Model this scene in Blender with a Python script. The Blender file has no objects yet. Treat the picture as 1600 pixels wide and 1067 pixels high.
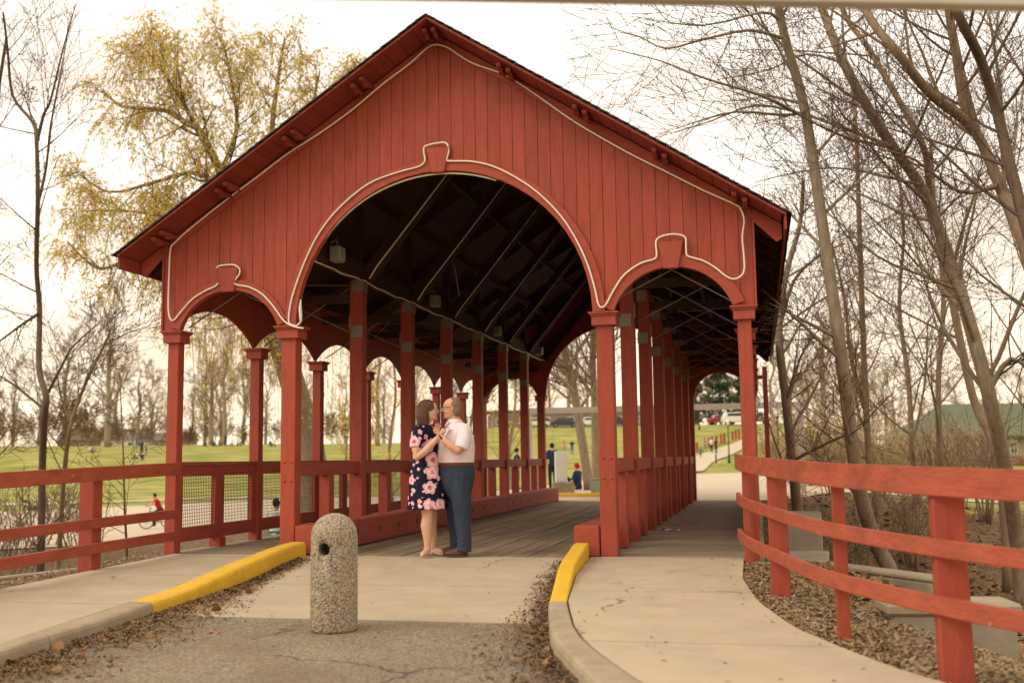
import bpy, math, random
from mathutils import Vector, Matrix, noise
random.seed(7)
S = bpy.context.scene
COL = S.collection
PI = math.pi
# ------------------------------------------------------------------ camera
FPX, YAW, PITCH, ROLL = 1653.9, 0.2266, 0.1106, -0.0136
CAM = Vector((3.5315, -11.663, 1.07))
_cy, _sy, _cp, _sp = math.cos(YAW), math.sin(YAW), math.cos(PITCH), math.sin(PITCH)
FW = Vector((-_sy * _cp, _cy * _cp, _sp))
_r = Vector((_cy, _sy, 0)); _u = _r.cross(FW)
RT = _r * math.cos(ROLL) + _u * math.sin(ROLL)
UP = _u * math.cos(ROLL) - _r * math.sin(ROLL)
cd = bpy.data.cameras.new('camera'); cam = bpy.data.objects.new('camera', cd); COL.objects.link(cam)
m = Matrix((RT, UP, -FW)).transposed().to_4x4(); m.translation = CAM; cam.matrix_world = m
cd.sensor_width = 36; cd.lens = FPX / 1600 * 36; cd.clip_end = 3000; cd.clip_start = 0.05
cd.dof.use_dof = True; cd.dof.focus_distance = 12.1; cd.dof.aperture_fstop = 1.5
S.camera = cam
# ------------------------------------------------------------------ sky, sun, exposure
SUN_AZ, SUN_EL = math.radians(-125), math.radians(38)      # azimuth from +Y towards +X
w = bpy.data.worlds.new('World'); S.world = w; w.use_nodes = True
nt = w.node_tree; N = nt.nodes; L = nt.links
bg = N['Background']
sky = N.new('ShaderNodeTexSky'); sky.sky_type = 'NISHITA'; sky.sun_disc = False
sky.sun_elevation = SUN_EL; sky.sun_rotation = SUN_AZ; sky.dust_density = 4; sky.air_density = 1.2
tc = N.new('ShaderNodeTexCoord'); sep = N.new('ShaderNodeSeparateXYZ'); L.new(tc.outputs['Generated'], sep.inputs[0])
mp = N.new('ShaderNodeMapping'); mp.inputs['Scale'].default_value = (2.2, 2.2, 9); L.new(tc.outputs['Generated'], mp.inputs[0])
nz = N.new('ShaderNodeTexNoise'); nz.inputs['Scale'].default_value = 1.6; nz.inputs['Detail'].default_value = 7; L.new(mp.outputs[0], nz.inputs[0])
cr = N.new('ShaderNodeValToRGB'); cr.color_ramp.elements[0].position = .34; cr.color_ramp.elements[1].position = .62
cr.color_ramp.elements[0].color = (9.6, 8.1, 6.6, 1); cr.color_ramp.elements[1].color = (12.4, 11.3, 9.8, 1); L.new(nz.outputs[0], cr.inputs[0])
# warmer cloud towards the horizon all round (evening)
hr = N.new('ShaderNodeMapRange'); hr.inputs[1].default_value = 0.0; hr.inputs[2].default_value = .28; hr.inputs[3].default_value = 1; hr.inputs[4].default_value = 0; L.new(sep.outputs[2], hr.inputs[0])
wm = N.new('ShaderNodeMix'); wm.data_type = 'RGBA'; wm.blend_type = 'MULTIPLY'; L.new(hr.outputs[0], wm.inputs[0]); L.new(cr.outputs[0], wm.inputs[6]); wm.inputs[7].default_value = (1.0, .89, .72, 1)
mx = N.new('ShaderNodeMix'); mx.data_type = 'RGBA'; mx.inputs[0].default_value = .93
L.new(sky.outputs[0], mx.inputs[6]); L.new(wm.outputs[2], mx.inputs[7]); L.new(mx.outputs[2], bg.inputs[0])
bg.inputs[1].default_value = 0.1
sd = bpy.data.lights.new('sun', 'SUN'); sd.energy = 1.2; sd.angle = math.radians(35); sd.color = (1, .93, .8)
so = bpy.data.objects.new('sun', sd); COL.objects.link(so)
sdir = Vector((math.sin(SUN_AZ) * math.cos(SUN_EL), math.cos(SUN_AZ) * math.cos(SUN_EL), math.sin(SUN_EL)))
so.rotation_euler = sdir.to_track_quat('Z', 'Y').to_euler()
S.view_settings.view_transform = 'Standard'; S.view_settings.look = 'None'; S.view_settings.gamma = 1
S.view_settings.exposure = 0.48
# ------------------------------------------------------------------ pixel helpers (photograph pixels -> real places)
def ray(x, y): return FW + RT * ((x - 800) / FPX) - UP * ((y - 533.5) / FPX)
def onY(x, y, Y): d = ray(x, y); return CAM + d * ((Y - CAM.y) / d.y)
def onX(x, y, X): d = ray(x, y); return CAM + d * ((X - CAM.x) / d.x)
def dist(x, y, D): return CAM + ray(x, y) * D          # D = metres along the optical axis
def ss(a, b, x):
    t = max(0., min(1., (x - a) / (b - a))) if a != b else (x > a) * 1.
    return t * t * (3 - 2 * t)
def lerp(a, b, t): return a + (b - a) * t
# ------------------------------------------------------------------ materials
M = {}
def mat(name, col, rough=.7, var=.12, scale=8, stretch=(1, 1, 1), bump=0, bscale=60, col2=None, spec=.3, metal=0, rnd=.0, trans=0):
    m = bpy.data.materials.new(name); m.use_nodes = True; t = m.node_tree; n = t.nodes; l = t.links
    b = n['Principled BSDF']; b.inputs['Roughness'].default_value = rough; b.inputs['Specular IOR Level'].default_value = spec; b.inputs['Metallic'].default_value = metal
    tc = n.new('ShaderNodeTexCoord'); mp = n.new('ShaderNodeMapping'); mp.inputs['Scale'].default_value = stretch; l.new(tc.outputs['Object'], mp.inputs[0])
    nz = n.new('ShaderNodeTexNoise'); nz.inputs['Scale'].default_value = scale; nz.inputs['Detail'].default_value = 6; nz.inputs['Roughness'].default_value = .65; l.new(mp.outputs[0], nz.inputs[0])
    rp = n.new('ShaderNodeValToRGB'); rp.color_ramp.elements[0].position = .3; rp.color_ramp.elements[1].position = .7
    c2 = col2 or tuple(min(1, c * (1 + var)) for c in col); c1 = tuple(c * (1 - var) for c in col) if not col2 else col
    rp.color_ramp.elements[0].color = (*c1, 1); rp.color_ramp.elements[1].color = (*c2, 1); l.new(nz.outputs[0], rp.inputs[0])
    out = rp.outputs[0]
    if rnd:
        oi = n.new('ShaderNodeObjectInfo'); mr = n.new('ShaderNodeMapRange'); mr.inputs[3].default_value = 1 - rnd; mr.inputs[4].default_value = 1 + rnd; l.new(oi.outputs['Random'], mr.inputs[0])
        mm = n.new('ShaderNodeMix'); mm.data_type = 'RGBA'; mm.blend_type = 'MULTIPLY'; mm.inputs[0].default_value = 1; l.new(out, mm.inputs[6]); l.new(mr.outputs[0], mm.inputs[7]); out = mm.outputs[2]
    l.new(out, b.inputs['Base Color'])
    if bump:
        nb = n.new('ShaderNodeTexNoise'); nb.inputs['Scale'].default_value = bscale; nb.inputs['Detail'].default_value = 5; l.new(mp.outputs[0], nb.inputs[0])
        bp = n.new('ShaderNodeBump'); bp.inputs['Strength'].default_value = bump; bp.inputs['Distance'].default_value = .02; l.new(nb.outputs[0], bp.inputs['Height']); l.new(bp.outputs[0], b.inputs['Normal'])
    M[name] = m; return m
RED = (.33, .060, .032)
mat('red', RED, .62, .16, 3, (6, 6, 1), .25, 14, rnd=.07)
mat('red_x', RED, .62, .16, 3, (1, 6, 6), .25, 14, rnd=.07)
mat('red_y', RED, .62, .16, 3, (6, 1, 6), .25, 14, rnd=.07)
mat('red_rail', (.335, .072, .038), .62, .2, 4, (1, 1, 3), .4, 16, rnd=.05)
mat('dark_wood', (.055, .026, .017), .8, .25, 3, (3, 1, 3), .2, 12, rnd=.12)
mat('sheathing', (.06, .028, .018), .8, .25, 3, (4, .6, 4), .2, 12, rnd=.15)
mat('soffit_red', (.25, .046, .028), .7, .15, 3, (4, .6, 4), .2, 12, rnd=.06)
mat('shingle', (.045, .038, .033), .9, .3, 14, bump=.4)
mat('steel', (.24, .22, .18), .6, .15, 9, metal=.5)
mat('fixture_tan', (.30, .26, .2), .6, .1)
mat('rope', (.78, .70, .55), .5, .06, 20)
mat('lamp_white', (.66, .6, .5), .4, .05)
mat('plank', (.30, .225, .14), .85, .3, 2.2, (14, .5, 14), .5, 8, rnd=.2)
mat('plank_x', (.29, .23, .15), .85, .28, 2.2, (.5, 14, 14), .5, 8, rnd=.18)
mat('concrete', (.43, .345, .235), .9, .10, 2.2, bump=.25, bscale=90)
mat('concrete_grey', (.30, .25, .175), .9, .2, 3, bump=.3, bscale=50)
mat('kerb', (.33, .265, .175), .9, .16, 5, bump=.35, bscale=60)
mat('yellow', (.62, .36, .022), .7, .1, 6, col2=(.72, .44, .04), bump=.3, bscale=40)
mat('mulch', (.085, .055, .03), .95, .5, 22, col2=(.27, .185, .10), bump=.8, bscale=45)
mat('chip', (.24, .165, .09), .9, .5, 30, col2=(.46, .34, .20), rnd=.3)
mat('chip_dark', (.13, .08, .042), .9, .4, 40, col2=(.30, .195, .10), rnd=.3)
mat('leaf_dry', (.25, .13, .055), .8, .3, 6)
mat('plaza', (.50, .41, .29), .9, .08, .25, bump=.1, bscale=30)
mat('bark', (.26, .18, .11), .9, .3, 5, (3, 3, .7), .8, 14)
mat('bark_grey', (.27, .205, .13), .9, .3, 5, (3, 3, .7), .8, 14)
mat('bark_dark', (.13, .09, .058), .9, .3, 5, (3, 3, .7), .6, 14)
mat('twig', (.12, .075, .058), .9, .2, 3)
mat('twig_haze_tan', (.27, .19, .12), .9, .2, .6)  # lightened to imitate haze on the far trees; plain tan on nearer brush
mat('willow_leaf', (.74, .53, .09), .7, .3, 2, col2=(.82, .66, .18), spec=.1)
mat('bud', (.38, .13, .06), .7, .3, 6)
mat('shrub_leaf', (.42, .33, .15), .8, .3, 4, col2=(.55, .46, .24))
mat('green_leaf', (.15, .17, .035), .8, .3, 4)
mat('evergreen', (.035, .05, .018), .9, .4, .7)
mat('black_wire', (.015, .014, .012), .6, .1)
mat('black_metal', (.02, .02, .019), .5, .1)
mat('beam_paint', (.50, .44, .36), .6, .08, 3)
mat('white_paint', (.72, .70, .64), .5, .08, 4)
mat('green_paint', (.30, .36, .27), .6, .1, 4)
mat('blue_paint', (.03, .08, .28), .5, .1, 4)
mat('roof_green', (.125, .135, .085), .8, .1, 1)
mat('brick', (.19, .075, .055), .9, .15, 4)
mat('tan_wall', (.33, .27, .18), .9, .08, 1)
mat('brown_wall', (.22, .17, .13), .9, .08, 1)
mat('glass', (.03, .035, .04), .08, .05, spec=.6)
mat('car_white', (.70, .68, .62), .25, .02, spec=.5); mat('car_red', (.30, .02, .02), .25, .02, spec=.5); mat('car_dark', (.03, .035, .045), .25, .02, spec=.5); mat('car_blue', (.05, .25, .5), .3, .02)
mat('rubber', (.015, .015, .015), .8, .1)
mat('skin', (.62, .36, .235), .5, .04, 6, spec=.35); mat('skin_man', (.60, .32, .21), .5, .05, 6, spec=.35)
mat('hair_brown', (.11, .056, .028), .4, .5, 6, (14, 14, 1), .9, 10); mat('hair_man', (.22, .15, .10), .6, .4, 60, bump=.6, bscale=90)
mat('beard', (.20, .12, .07), .8, .2, 40)
mat('shirt_man', (.74, .63, .66), .8, .05, 10, (1, 1, .5), .9, 7); mat('trouser_man', (.030, .042, .068), .85, .2, 6, (3, 3, .6), 1.0, 7)
mat('belt', (.12, .035, .015), .5, .1); mat('gold', (.6, .42, .15), .3, .1, metal=.8); mat('shoe_brown', (.09, .035, .02), .45, .15); mat('shoe_beige', (.62, .43, .29), .5, .05)
mat('sole', (.03, .025, .02), .8, .1); mat('lip', (.45, .13, .10), .5, .05); mat('white', (.8, .78, .74), .5, .02); mat('eye', (.02, .015, .012), .2, .02)
for nme, c in dict(cloth_red=(.42, .015, .015), cloth_navy=(.02, .03, .09), cloth_black=(.02, .02, .022), cloth_white=(.65, .63, .6), cloth_grey=(.22, .22, .24), cloth_pink=(.6, .25, .27), cloth_blue=(.05, .14, .3), cloth_teal=(.02, .16, .13), cloth_green=(.05, .5, .07), hair_dark=(.02, .014, .01)).items(): mat(nme, c, .85, .1, 5)
def asphalt_mat(name, base, lo, hi):
    m = mat(name, base, .9, .1, 1.2, bump=.5, bscale=140); t = m.node_tree; n = t.nodes; l = t.links
    b = n['Principled BSDF']; src = b.inputs['Base Color'].links[0].from_socket
    tcn = [x for x in n if x.type == 'TEX_COORD'][0]
    v = n.new('ShaderNodeTexVoronoi'); v.inputs['Scale'].default_value = 75; l.new(tcn.outputs['Object'], v.inputs['Vector'])
    r = n.new('ShaderNodeMapRange'); r.inputs[3].default_value = lo; r.inputs[4].default_value = hi; sp = n.new('ShaderNodeSeparateColor'); l.new(v.outputs['Color'], sp.inputs[0]); l.new(sp.outputs[0], r.inputs[0])
    mm = n.new('ShaderNodeMix'); mm.data_type = 'RGBA'; mm.blend_type = 'MULTIPLY'; mm.inputs[0].default_value = 1; l.new(src, mm.inputs[6]); l.new(r.outputs[0], mm.inputs[7]); l.new(mm.outputs[2], b.inputs['Base Color'])
    return m
asphalt_mat('asphalt', (.225, .18, .125), .55, 1.5)
def aggregate_mat():
    m = mat('aggregate', (.36, .29, .2), .8, .2, 4); t = m.node_tree; n = t.nodes; l = t.links; b = n['Principled BSDF']
    tcn = [x for x in n if x.type == 'TEX_COORD'][0]
    v = n.new('ShaderNodeTexVoronoi'); v.inputs['Scale'].default_value = 88; l.new(tcn.outputs['Object'], v.inputs['Vector'])
    r = n.new('ShaderNodeValToRGB'); e = r.color_ramp.elements; e[0].position = 0; e[0].color = (.13, .11, .085, 1); e[1].position = 1; e[1].color = (.62, .52, .38, 1)
    for p, c in ((.15, (.28, .215, .145, 1)), (.5, (.42, .33, .215, 1)), (.8, (.49, .40, .275, 1))): k = e.new(p); k.color = c
    sp = n.new('ShaderNodeSeparateColor'); l.new(v.outputs['Color'], sp.inputs[0]); l.new(sp.outputs[0], r.inputs[0])
    dm = n.new('ShaderNodeMapRange'); dm.inputs[1].default_value = .3; dm.inputs[2].default_value = .75; dm.inputs[3].default_value = 1; dm.inputs[4].default_value = .6; l.new(v.outputs['Distance'], dm.inputs[0])
    mm = n.new('ShaderNodeMix'); mm.data_type = 'RGBA'; mm.blend_type = 'MULTIPLY'; mm.inputs[0].default_value = 1; l.new(r.outputs[0], mm.inputs[6]); l.new(dm.outputs[0], mm.inputs[7]); l.new(mm.outputs[2], b.inputs['Base Color'])
    bp = n.new('ShaderNodeBump'); bp.invert = True; bp.inputs['Strength'].default_value = .8; bp.inputs['Distance'].default_value = .01; l.new(v.outputs['Distance'], bp.inputs['Height']); l.new(bp.outputs[0], b.inputs['Normal'])
aggregate_mat()
def worn_yellow():
    m = M['yellow']; t = m.node_tree; n = t.nodes; l = t.links; b = n['Principled BSDF']; src = b.inputs['Base Color'].links[0].from_socket
    tcn = [x for x in n if x.type == 'TEX_COORD'][0]
    q = n.new('ShaderNodeTexNoise'); q.inputs['Scale'].default_value = 7; q.inputs['Detail'].default_value = 9; q.inputs['Roughness'].default_value = .75; l.new(tcn.outputs['Object'], q.inputs[0])
    r = n.new('ShaderNodeMapRange'); r.inputs[1].default_value = .60; r.inputs[2].default_value = .66; l.new(q.outputs[0], r.inputs[0])
    mm = n.new('ShaderNodeMix'); mm.data_type = 'RGBA'; l.new(r.outputs[0], mm.inputs[0]); l.new(src, mm.inputs[6]); mm.inputs[7].default_value = (.42, .36, .26, 1); l.new(mm.outputs[2], b.inputs['Base Color'])
worn_yellow()
def ground_mat():
    m = bpy.data.materials.new('ground'); m.use_nodes = True; t = m.node_tree; n = t.nodes; l = t.links; b = n['Principled BSDF']; b.inputs['Roughness'].default_value = .95; b.inputs['Specular IOR Level'].default_value = .1
    at = n.new('ShaderNodeAttribute'); at.attribute_name = 'grass'
    tcn = n.new('ShaderNodeTexCoord')
    def nois(s, d=6):
        q = n.new('ShaderNodeTexNoise'); q.inputs['Scale'].default_value = s; q.inputs['Detail'].default_value = d; l.new(tcn.outputs['Object'], q.inputs[0]); return q
    def ramp(src, a, c1, c2, p0=.32, p1=.68):
        r = n.new('ShaderNodeValToRGB'); r.color_ramp.elements[0].position = p0; r.color_ramp.elements[1].position = p1; r.color_ramp.elements[0].color = (*c1, 1); r.color_ramp.elements[1].color = (*c2, 1); l.new(src.outputs[0], r.inputs[0]); return r
    mu = ramp(nois(14, 9), 0, (.075, .047, .025), (.26, .18, .10)); gr = ramp(nois(.3, 11), 0, (.19, .215, .035), (.38, .33, .11), .34, .68)
    q = nois(.7); ad = n.new('ShaderNodeMath'); ad.operation = 'ADD'; l.new(at.outputs['Fac'], ad.inputs[0]); sb = n.new('ShaderNodeMath'); sb.operation = 'MULTIPLY_ADD'; sb.inputs[1].default_value = .9; sb.inputs[2].default_value = -.45; l.new(q.outputs[0], sb.inputs[0]); l.new(sb.outputs[0], ad.inputs[1])
    st = n.new('ShaderNodeMapRange'); st.inputs[1].default_value = .4; st.inputs[2].default_value = .6; l.new(ad.outputs[0], st.inputs[0])
    mm = n.new('ShaderNodeMix'); mm.data_type = 'RGBA'; l.new(st.outputs[0], mm.inputs[0]); l.new(mu.outputs[0], mm.inputs[6]); l.new(gr.outputs[0], mm.inputs[7]); l.new(mm.outputs[2], b.inputs['Base Color'])
    bp = n.new('ShaderNodeBump'); bp.inputs['Strength'].default_value = .7; bp.inputs['Distance'].default_value = .05; l.new(nois(30).outputs[0], bp.inputs['Height']); l.new(bp.outputs[0], b.inputs['Normal'])
    M['ground'] = m
ground_mat()
def dress_mat():
    m = bpy.data.materials.new('dress'); m.use_nodes = True; t = m.node_tree; n = t.nodes; l = t.links; b = n['Principled BSDF']; b.inputs['Roughness'].default_value = .8; b.inputs['Specular IOR Level'].default_value = .15
    tcn = n.new('ShaderNodeTexCoord')
    def mth(op, a, bb=None, cc=None):
        q = n.new('ShaderNodeMath'); q.operation = op
        for i, v in enumerate((a, bb, cc)):
            if v is None: continue
            if isinstance(v, (int, float)): q.inputs[i].default_value = v
            else: l.new(v, q.inputs[i])
        return q.outputs[0]
    def layer(scale, thr, off):
        nd = n.new('ShaderNodeTexNoise'); nd.inputs['Scale'].default_value = 22; nd.inputs['Detail'].default_value = 3; l.new(tcn.outputs['Object'], nd.inputs[0])
        va = n.new('ShaderNodeVectorMath'); va.operation = 'MULTIPLY_ADD'; l.new(nd.outputs['Color'], va.inputs[0]); va.inputs[1].default_value = (.045, .045, .045); l.new(tcn.outputs['Object'], va.inputs[2])
        mp = n.new('ShaderNodeMapping'); mp.inputs['Location'].default_value = off; mp.inputs['Scale'].default_value = (scale, scale * .55, scale); l.new(va.outputs[0], mp.inputs[0])
        v = n.new('ShaderNodeTexVoronoi'); v.inputs['Scale'].default_value = 1; v.inputs['Randomness'].default_value = .85; l.new(mp.outputs[0], v.inputs['Vector'])
        df = n.new('ShaderNodeVectorMath'); df.operation = 'SUBTRACT'; l.new(mp.outputs[0], df.inputs[0]); l.new(v.outputs['Position'], df.inputs[1])
        sp = n.new('ShaderNodeSeparateXYZ'); l.new(df.outputs[0], sp.inputs[0])
        an = mth('ARCTAN2', sp.outputs[2], sp.outputs[0]); pet = mth('SINE', mth('MULTIPLY', an, 5.0))
        d = mth('DIVIDE', v.outputs['Distance'], mth('MULTIPLY_ADD', pet, .09, .9))
        sc = n.new('ShaderNodeSeparateColor'); l.new(v.outputs['Color'], sc.inputs[0])
        size = mth('MULTIPLY_ADD', sc.outputs[0], thr * .7, thr * .55)
        rel = mth('DIVIDE', d, size); mask = mth('LESS_THAN', rel, 1.0)
        r = n.new('ShaderNodeValToRGB'); e = r.color_ramp.elements; e[0].position = 0; e[0].color = (.30, .02, .07, 1); e[1].position = 1; e[1].color = (.80, .50, .52, 1)
        k = e.new(.25); k.color = (.62, .14, .22, 1); k = e.new(.6); k.color = (.80, .62, .62, 1); k = e.new(.85); k.color = (.72, .28, .36, 1)
        l.new(rel, r.inputs[0]); return mask, r.outputs[0]
    base = n.new('ShaderNodeRGB'); base.outputs[0].default_value = (.010, .011, .028, 1); cur = base.outputs[0]
    for sc, th, off in ((14, .36, (3.1, 7, 1.7)), (6.2, .47, (.4, 2, .35))):
        mk, c = layer(sc, th, off); mm = n.new('ShaderNodeMix'); mm.data_type = 'RGBA'; l.new(mk, mm.inputs[0]); l.new(cur, mm.inputs[6]); l.new(c, mm.inputs[7]); cur = mm.outputs[2]
    l.new(cur, b.inputs['Base Color']); M['dress'] = m
dress_mat()
def translucent(name, col, f=.5):
    m = M[name]; t = m.node_tree; n = t.nodes; l = t.links; b = n['Principled BSDF']; src = b.inputs['Base Color'].links[0].from_socket; out = [x for x in n if x.type == 'OUTPUT_MATERIAL'][0]
    tr = n.new('ShaderNodeBsdfTranslucent'); l.new(src, tr.inputs[0]); ms = n.new('ShaderNodeMixShader'); ms.inputs[0].default_value = f; l.new(b.outputs[0], ms.inputs[1]); l.new(tr.outputs[0], ms.inputs[2]); l.new(ms.outputs[0], out.inputs[0])
for q in ('willow_leaf', 'shrub_leaf', 'green_leaf', 'bud'): translucent(q, None)
def worn(name, lo, hi, col, sc=9):
    m = M[name]; t = m.node_tree; n = t.nodes; l = t.links; b = n['Principled BSDF']; src = b.inputs['Base Color'].links[0].from_socket
    tcn = [x for x in n if x.type == 'TEX_COORD'][0]
    q = n.new('ShaderNodeTexNoise'); q.inputs['Scale'].default_value = sc; q.inputs['Detail'].default_value = 8; q.inputs['Roughness'].default_value = .7; l.new(tcn.outputs['Object'], q.inputs[0])
    rr = n.new('ShaderNodeMapRange'); rr.inputs[1].default_value = lo; rr.inputs[2].default_value = hi; l.new(q.outputs[0], rr.inputs[0])
    mm = n.new('ShaderNodeMix'); mm.data_type = 'RGBA'; l.new(rr.outputs[0], mm.inputs[0]); l.new(src, mm.inputs[6]); mm.inputs[7].default_value = (*col, 1); l.new(mm.outputs[2], b.inputs['Base Color'])
worn('red_rail', .665, .685, (.45, .30, .16), 5); worn('red_rail', .52, .75, (.20, .045, .028), 1.3); worn('red', .55, .8, (.21, .042, .026), 1.1); worn('concrete', .55, .8, (.30, .235, .155), .8); worn('concrete', .66, .70, (.22, .17, .11), 14); worn('kerb', .55, .75, (.22, .18, .125), 2); worn('plank', .5, .8, (.15, .105, .06), 1.0); worn('asphalt', .5, .75, (.17, .12, .07), .7)
def cracks(name, sc, wdt, col, only=None):
    m = M[name]; t = m.node_tree; n = t.nodes; l = t.links; b = n['Principled BSDF']; src = b.inputs['Base Color'].links[0].from_socket
    tcn = [x for x in n if x.type == 'TEX_COORD'][0]
    q = n.new('ShaderNodeTexNoise'); q.inputs['Scale'].default_value = 3; q.inputs['Detail'].default_value = 6; l.new(tcn.outputs['Object'], q.inputs[0])
    ma = n.new('ShaderNodeVectorMath'); ma.operation = 'MULTIPLY_ADD'; l.new(q.outputs['Color'], ma.inputs[0]); ma.inputs[1].default_value = (.5, .5, 0); l.new(tcn.outputs['Object'], ma.inputs[2])
    fl = n.new('ShaderNodeVectorMath'); fl.operation = 'MULTIPLY'; fl.inputs[1].default_value = (1, 1, 0); l.new(ma.outputs[0], fl.inputs[0])
    v = n.new('ShaderNodeTexVoronoi'); v.feature = 'DISTANCE_TO_EDGE'; v.inputs['Scale'].default_value = sc; l.new(fl.outputs[0], v.inputs['Vector'])
    lt = n.new('ShaderNodeMapRange'); lt.inputs[1].default_value = wdt * .4; lt.inputs[2].default_value = wdt; lt.inputs[3].default_value = .75; lt.inputs[4].default_value = 0; l.new(v.outputs['Distance'], lt.inputs[0])
    nb = n.new('ShaderNodeTexNoise'); nb.inputs['Scale'].default_value = .8; l.new(tcn.outputs['Object'], nb.inputs[0]); st = n.new('ShaderNodeMapRange'); st.inputs[1].default_value = .47; st.inputs[2].default_value = .55; l.new(nb.outputs[0], st.inputs[0])
    mu = n.new('ShaderNodeMath'); mu.operation = 'MULTIPLY'; l.new(lt.outputs[0], mu.inputs[0]); l.new(st.outputs[0], mu.inputs[1])
    mm = n.new('ShaderNodeMix'); mm.data_type = 'RGBA'; l.new(mu.outputs[0], mm.inputs[0]); l.new(src, mm.inputs[6]); mm.inputs[7].default_value = (*col, 1); l.new(mm.outputs[2], b.inputs['Base Color'])
cracks('asphalt', .55, .012, (.06, .045, .03)); cracks('concrete', .22, .003, (.12, .09, .06))
# ------------------------------------------------------------------ mesh builder
class MB:
    def __init__(s): s.v = []; s.f = []; s.smooth = False
    def box(s, c, d, R=None):
        c = Vector(c); i = len(s.v)
        for x, y, z in ((-1, -1, -1), (1, -1, -1), (1, 1, -1), (-1, 1, -1), (-1, -1, 1), (1, -1, 1), (1, 1, 1), (-1, 1, 1)):
            p = Vector((x * d[0] / 2, y * d[1] / 2, z * d[2] / 2)); s.v.append(c + (R @ p if R else p))
        s.f += [tuple(i + k for k in q) for q in ((0, 3, 2, 1), (4, 5, 6, 7), (0, 1, 5, 4), (1, 2, 6, 5), (2, 3, 7, 6), (3, 0, 4, 7))]; return s
    def bar(s, a, b, w, h, up=Vector((0, 0, 1))):       # rectangular bar from a to b, w sideways, h along up
        a, b = Vector(a), Vector(b); d = (b - a).normalized(); sd = d.cross(up).normalized(); u = sd.cross(d); i = len(s.v)
        for p in (a, b):
            for q, r in ((-1, -1), (1, -1), (1, 1), (-1, 1)): s.v.append(p + sd * (q * w / 2) + u * (r * h / 2))
        s.f += [tuple(i + k for k in q) for q in ((0, 1, 2, 3), (7, 6, 5, 4), (0, 4, 5, 1), (1, 5, 6, 2), (2, 6, 7, 3), (3, 7, 4, 0))]; return s
    def prism(s, poly, a, b):                            # poly: function-free list of 3D points on face a; extruded by vector (b)
        i = len(s.v); n = len(poly); b = Vector(b)
        s.v += [Vector(p) for p in poly] + [Vector(p) + b for p in poly]
        s.f.append(tuple(range(i, i + n))); s.f.append(tuple(range(i + 2 * n - 1, i + n - 1, -1)))
        for k in range(n): s.f.append((i + k, i + n + k, i + n + (k + 1) % n, i + (k + 1) % n))
        return s
    def strip(s, rows):                                   # grid of points
        i = len(s.v); n = len(rows[0])
        for r in rows: s.v += [Vector(p) for p in r]
        for a in range(len(rows) - 1):
            for k in range(n - 1): s.f.append((i + a * n + k, i + a * n + k + 1, i + (a + 1) * n + k + 1, i + (a + 1) * n + k))
        return s
    def tube(s, pts, rad, k=6, caps=True):
        pts = [Vector(p) for p in pts]; n = len(pts)
        if not isinstance(rad, (list, tuple)): rad = [rad] * n
        i = len(s.v); ref = None
        for j in range(n):
            d = (pts[min(j + 1, n - 1)] - pts[max(j - 1, 0)]).normalized()
            if ref is None: ref = d.orthogonal().normalized()
            ref = (ref - d * ref.dot(d)); ref = ref.normalized() if ref.length > 1e-6 else d.orthogonal().normalized()
            bn = d.cross(ref); r = rad[j]; ra, rb = r if isinstance(r, tuple) else (r, r)
            for q in range(k):
                a = 2 * PI * q / k; s.v.append(pts[j] + ref * (ra * math.cos(a)) + bn * (rb * math.sin(a)))
        for j in range(n - 1):
            for q in range(k): s.f.append((i + j * k + q, i + j * k + (q + 1) % k, i + (j + 1) * k + (q + 1) % k, i + (j + 1) * k + q))
        if caps: s.f.append(tuple(i + q for q in range(k))[::-1]); s.f.append(tuple(i + (n - 1) * k + q for q in range(k)))
        return s
    def rings(s, rs, k=16):                               # rs: (center, ax, ay) ellipses in horizontal planes; ax, ay numbers or (front, back)
        i = len(s.v); n = len(rs)
        for c, ax, ay in rs:
            for q in range(k):
                a = 2 * PI * q / k; cx = math.cos(a); f = ax if not isinstance(ax, tuple) else (ax[0] if cx > 0 else ax[1])
                s.v.append(Vector(c) + Vector((f * cx, ay * math.sin(a), 0)))
        for j in range(n - 1):
            for q in range(k): s.f.append((i + j * k + q, i + j * k + (q + 1) % k, i + (j + 1) * k + (q + 1) % k, i + (j + 1) * k + q))
        s.f.append(tuple(i + q for q in range(k))[::-1]); s.f.append(tuple(i + (n - 1) * k + q for q in range(k))); return s
    def ell(s, c, r, nu=10, nv=7, R=None):
        c = Vector(c); i = len(s.v)
        for a in range(1, nv):
            for q in range(nu):
                p = Vector((r[0] * math.sin(PI * a / nv) * math.cos(2 * PI * q / nu), r[1] * math.sin(PI * a / nv) * math.sin(2 * PI * q / nu), r[2] * math.cos(PI * a / nv))); s.v.append(c + (R @ p if R else p))
        for b in (1, -1): p = Vector((0, 0, b * r[2])); s.v.append(c + (R @ p if R else p))
        t = len(s.v)
        for a in range(nv - 2):
            for q in range(nu): s.f.append((i + a * nu + q, i + (a + 1) * nu + q, i + (a + 1) * nu + (q + 1) % nu, i + a * nu + (q + 1) % nu))
        for q in range(nu): s.f.append((t - 2, i + q, i + (q + 1) % nu)); s.f.append((t - 1, i + (nv - 2) * nu + (q + 1) % nu, i + (nv - 2) * nu + q))
        return s
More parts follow.
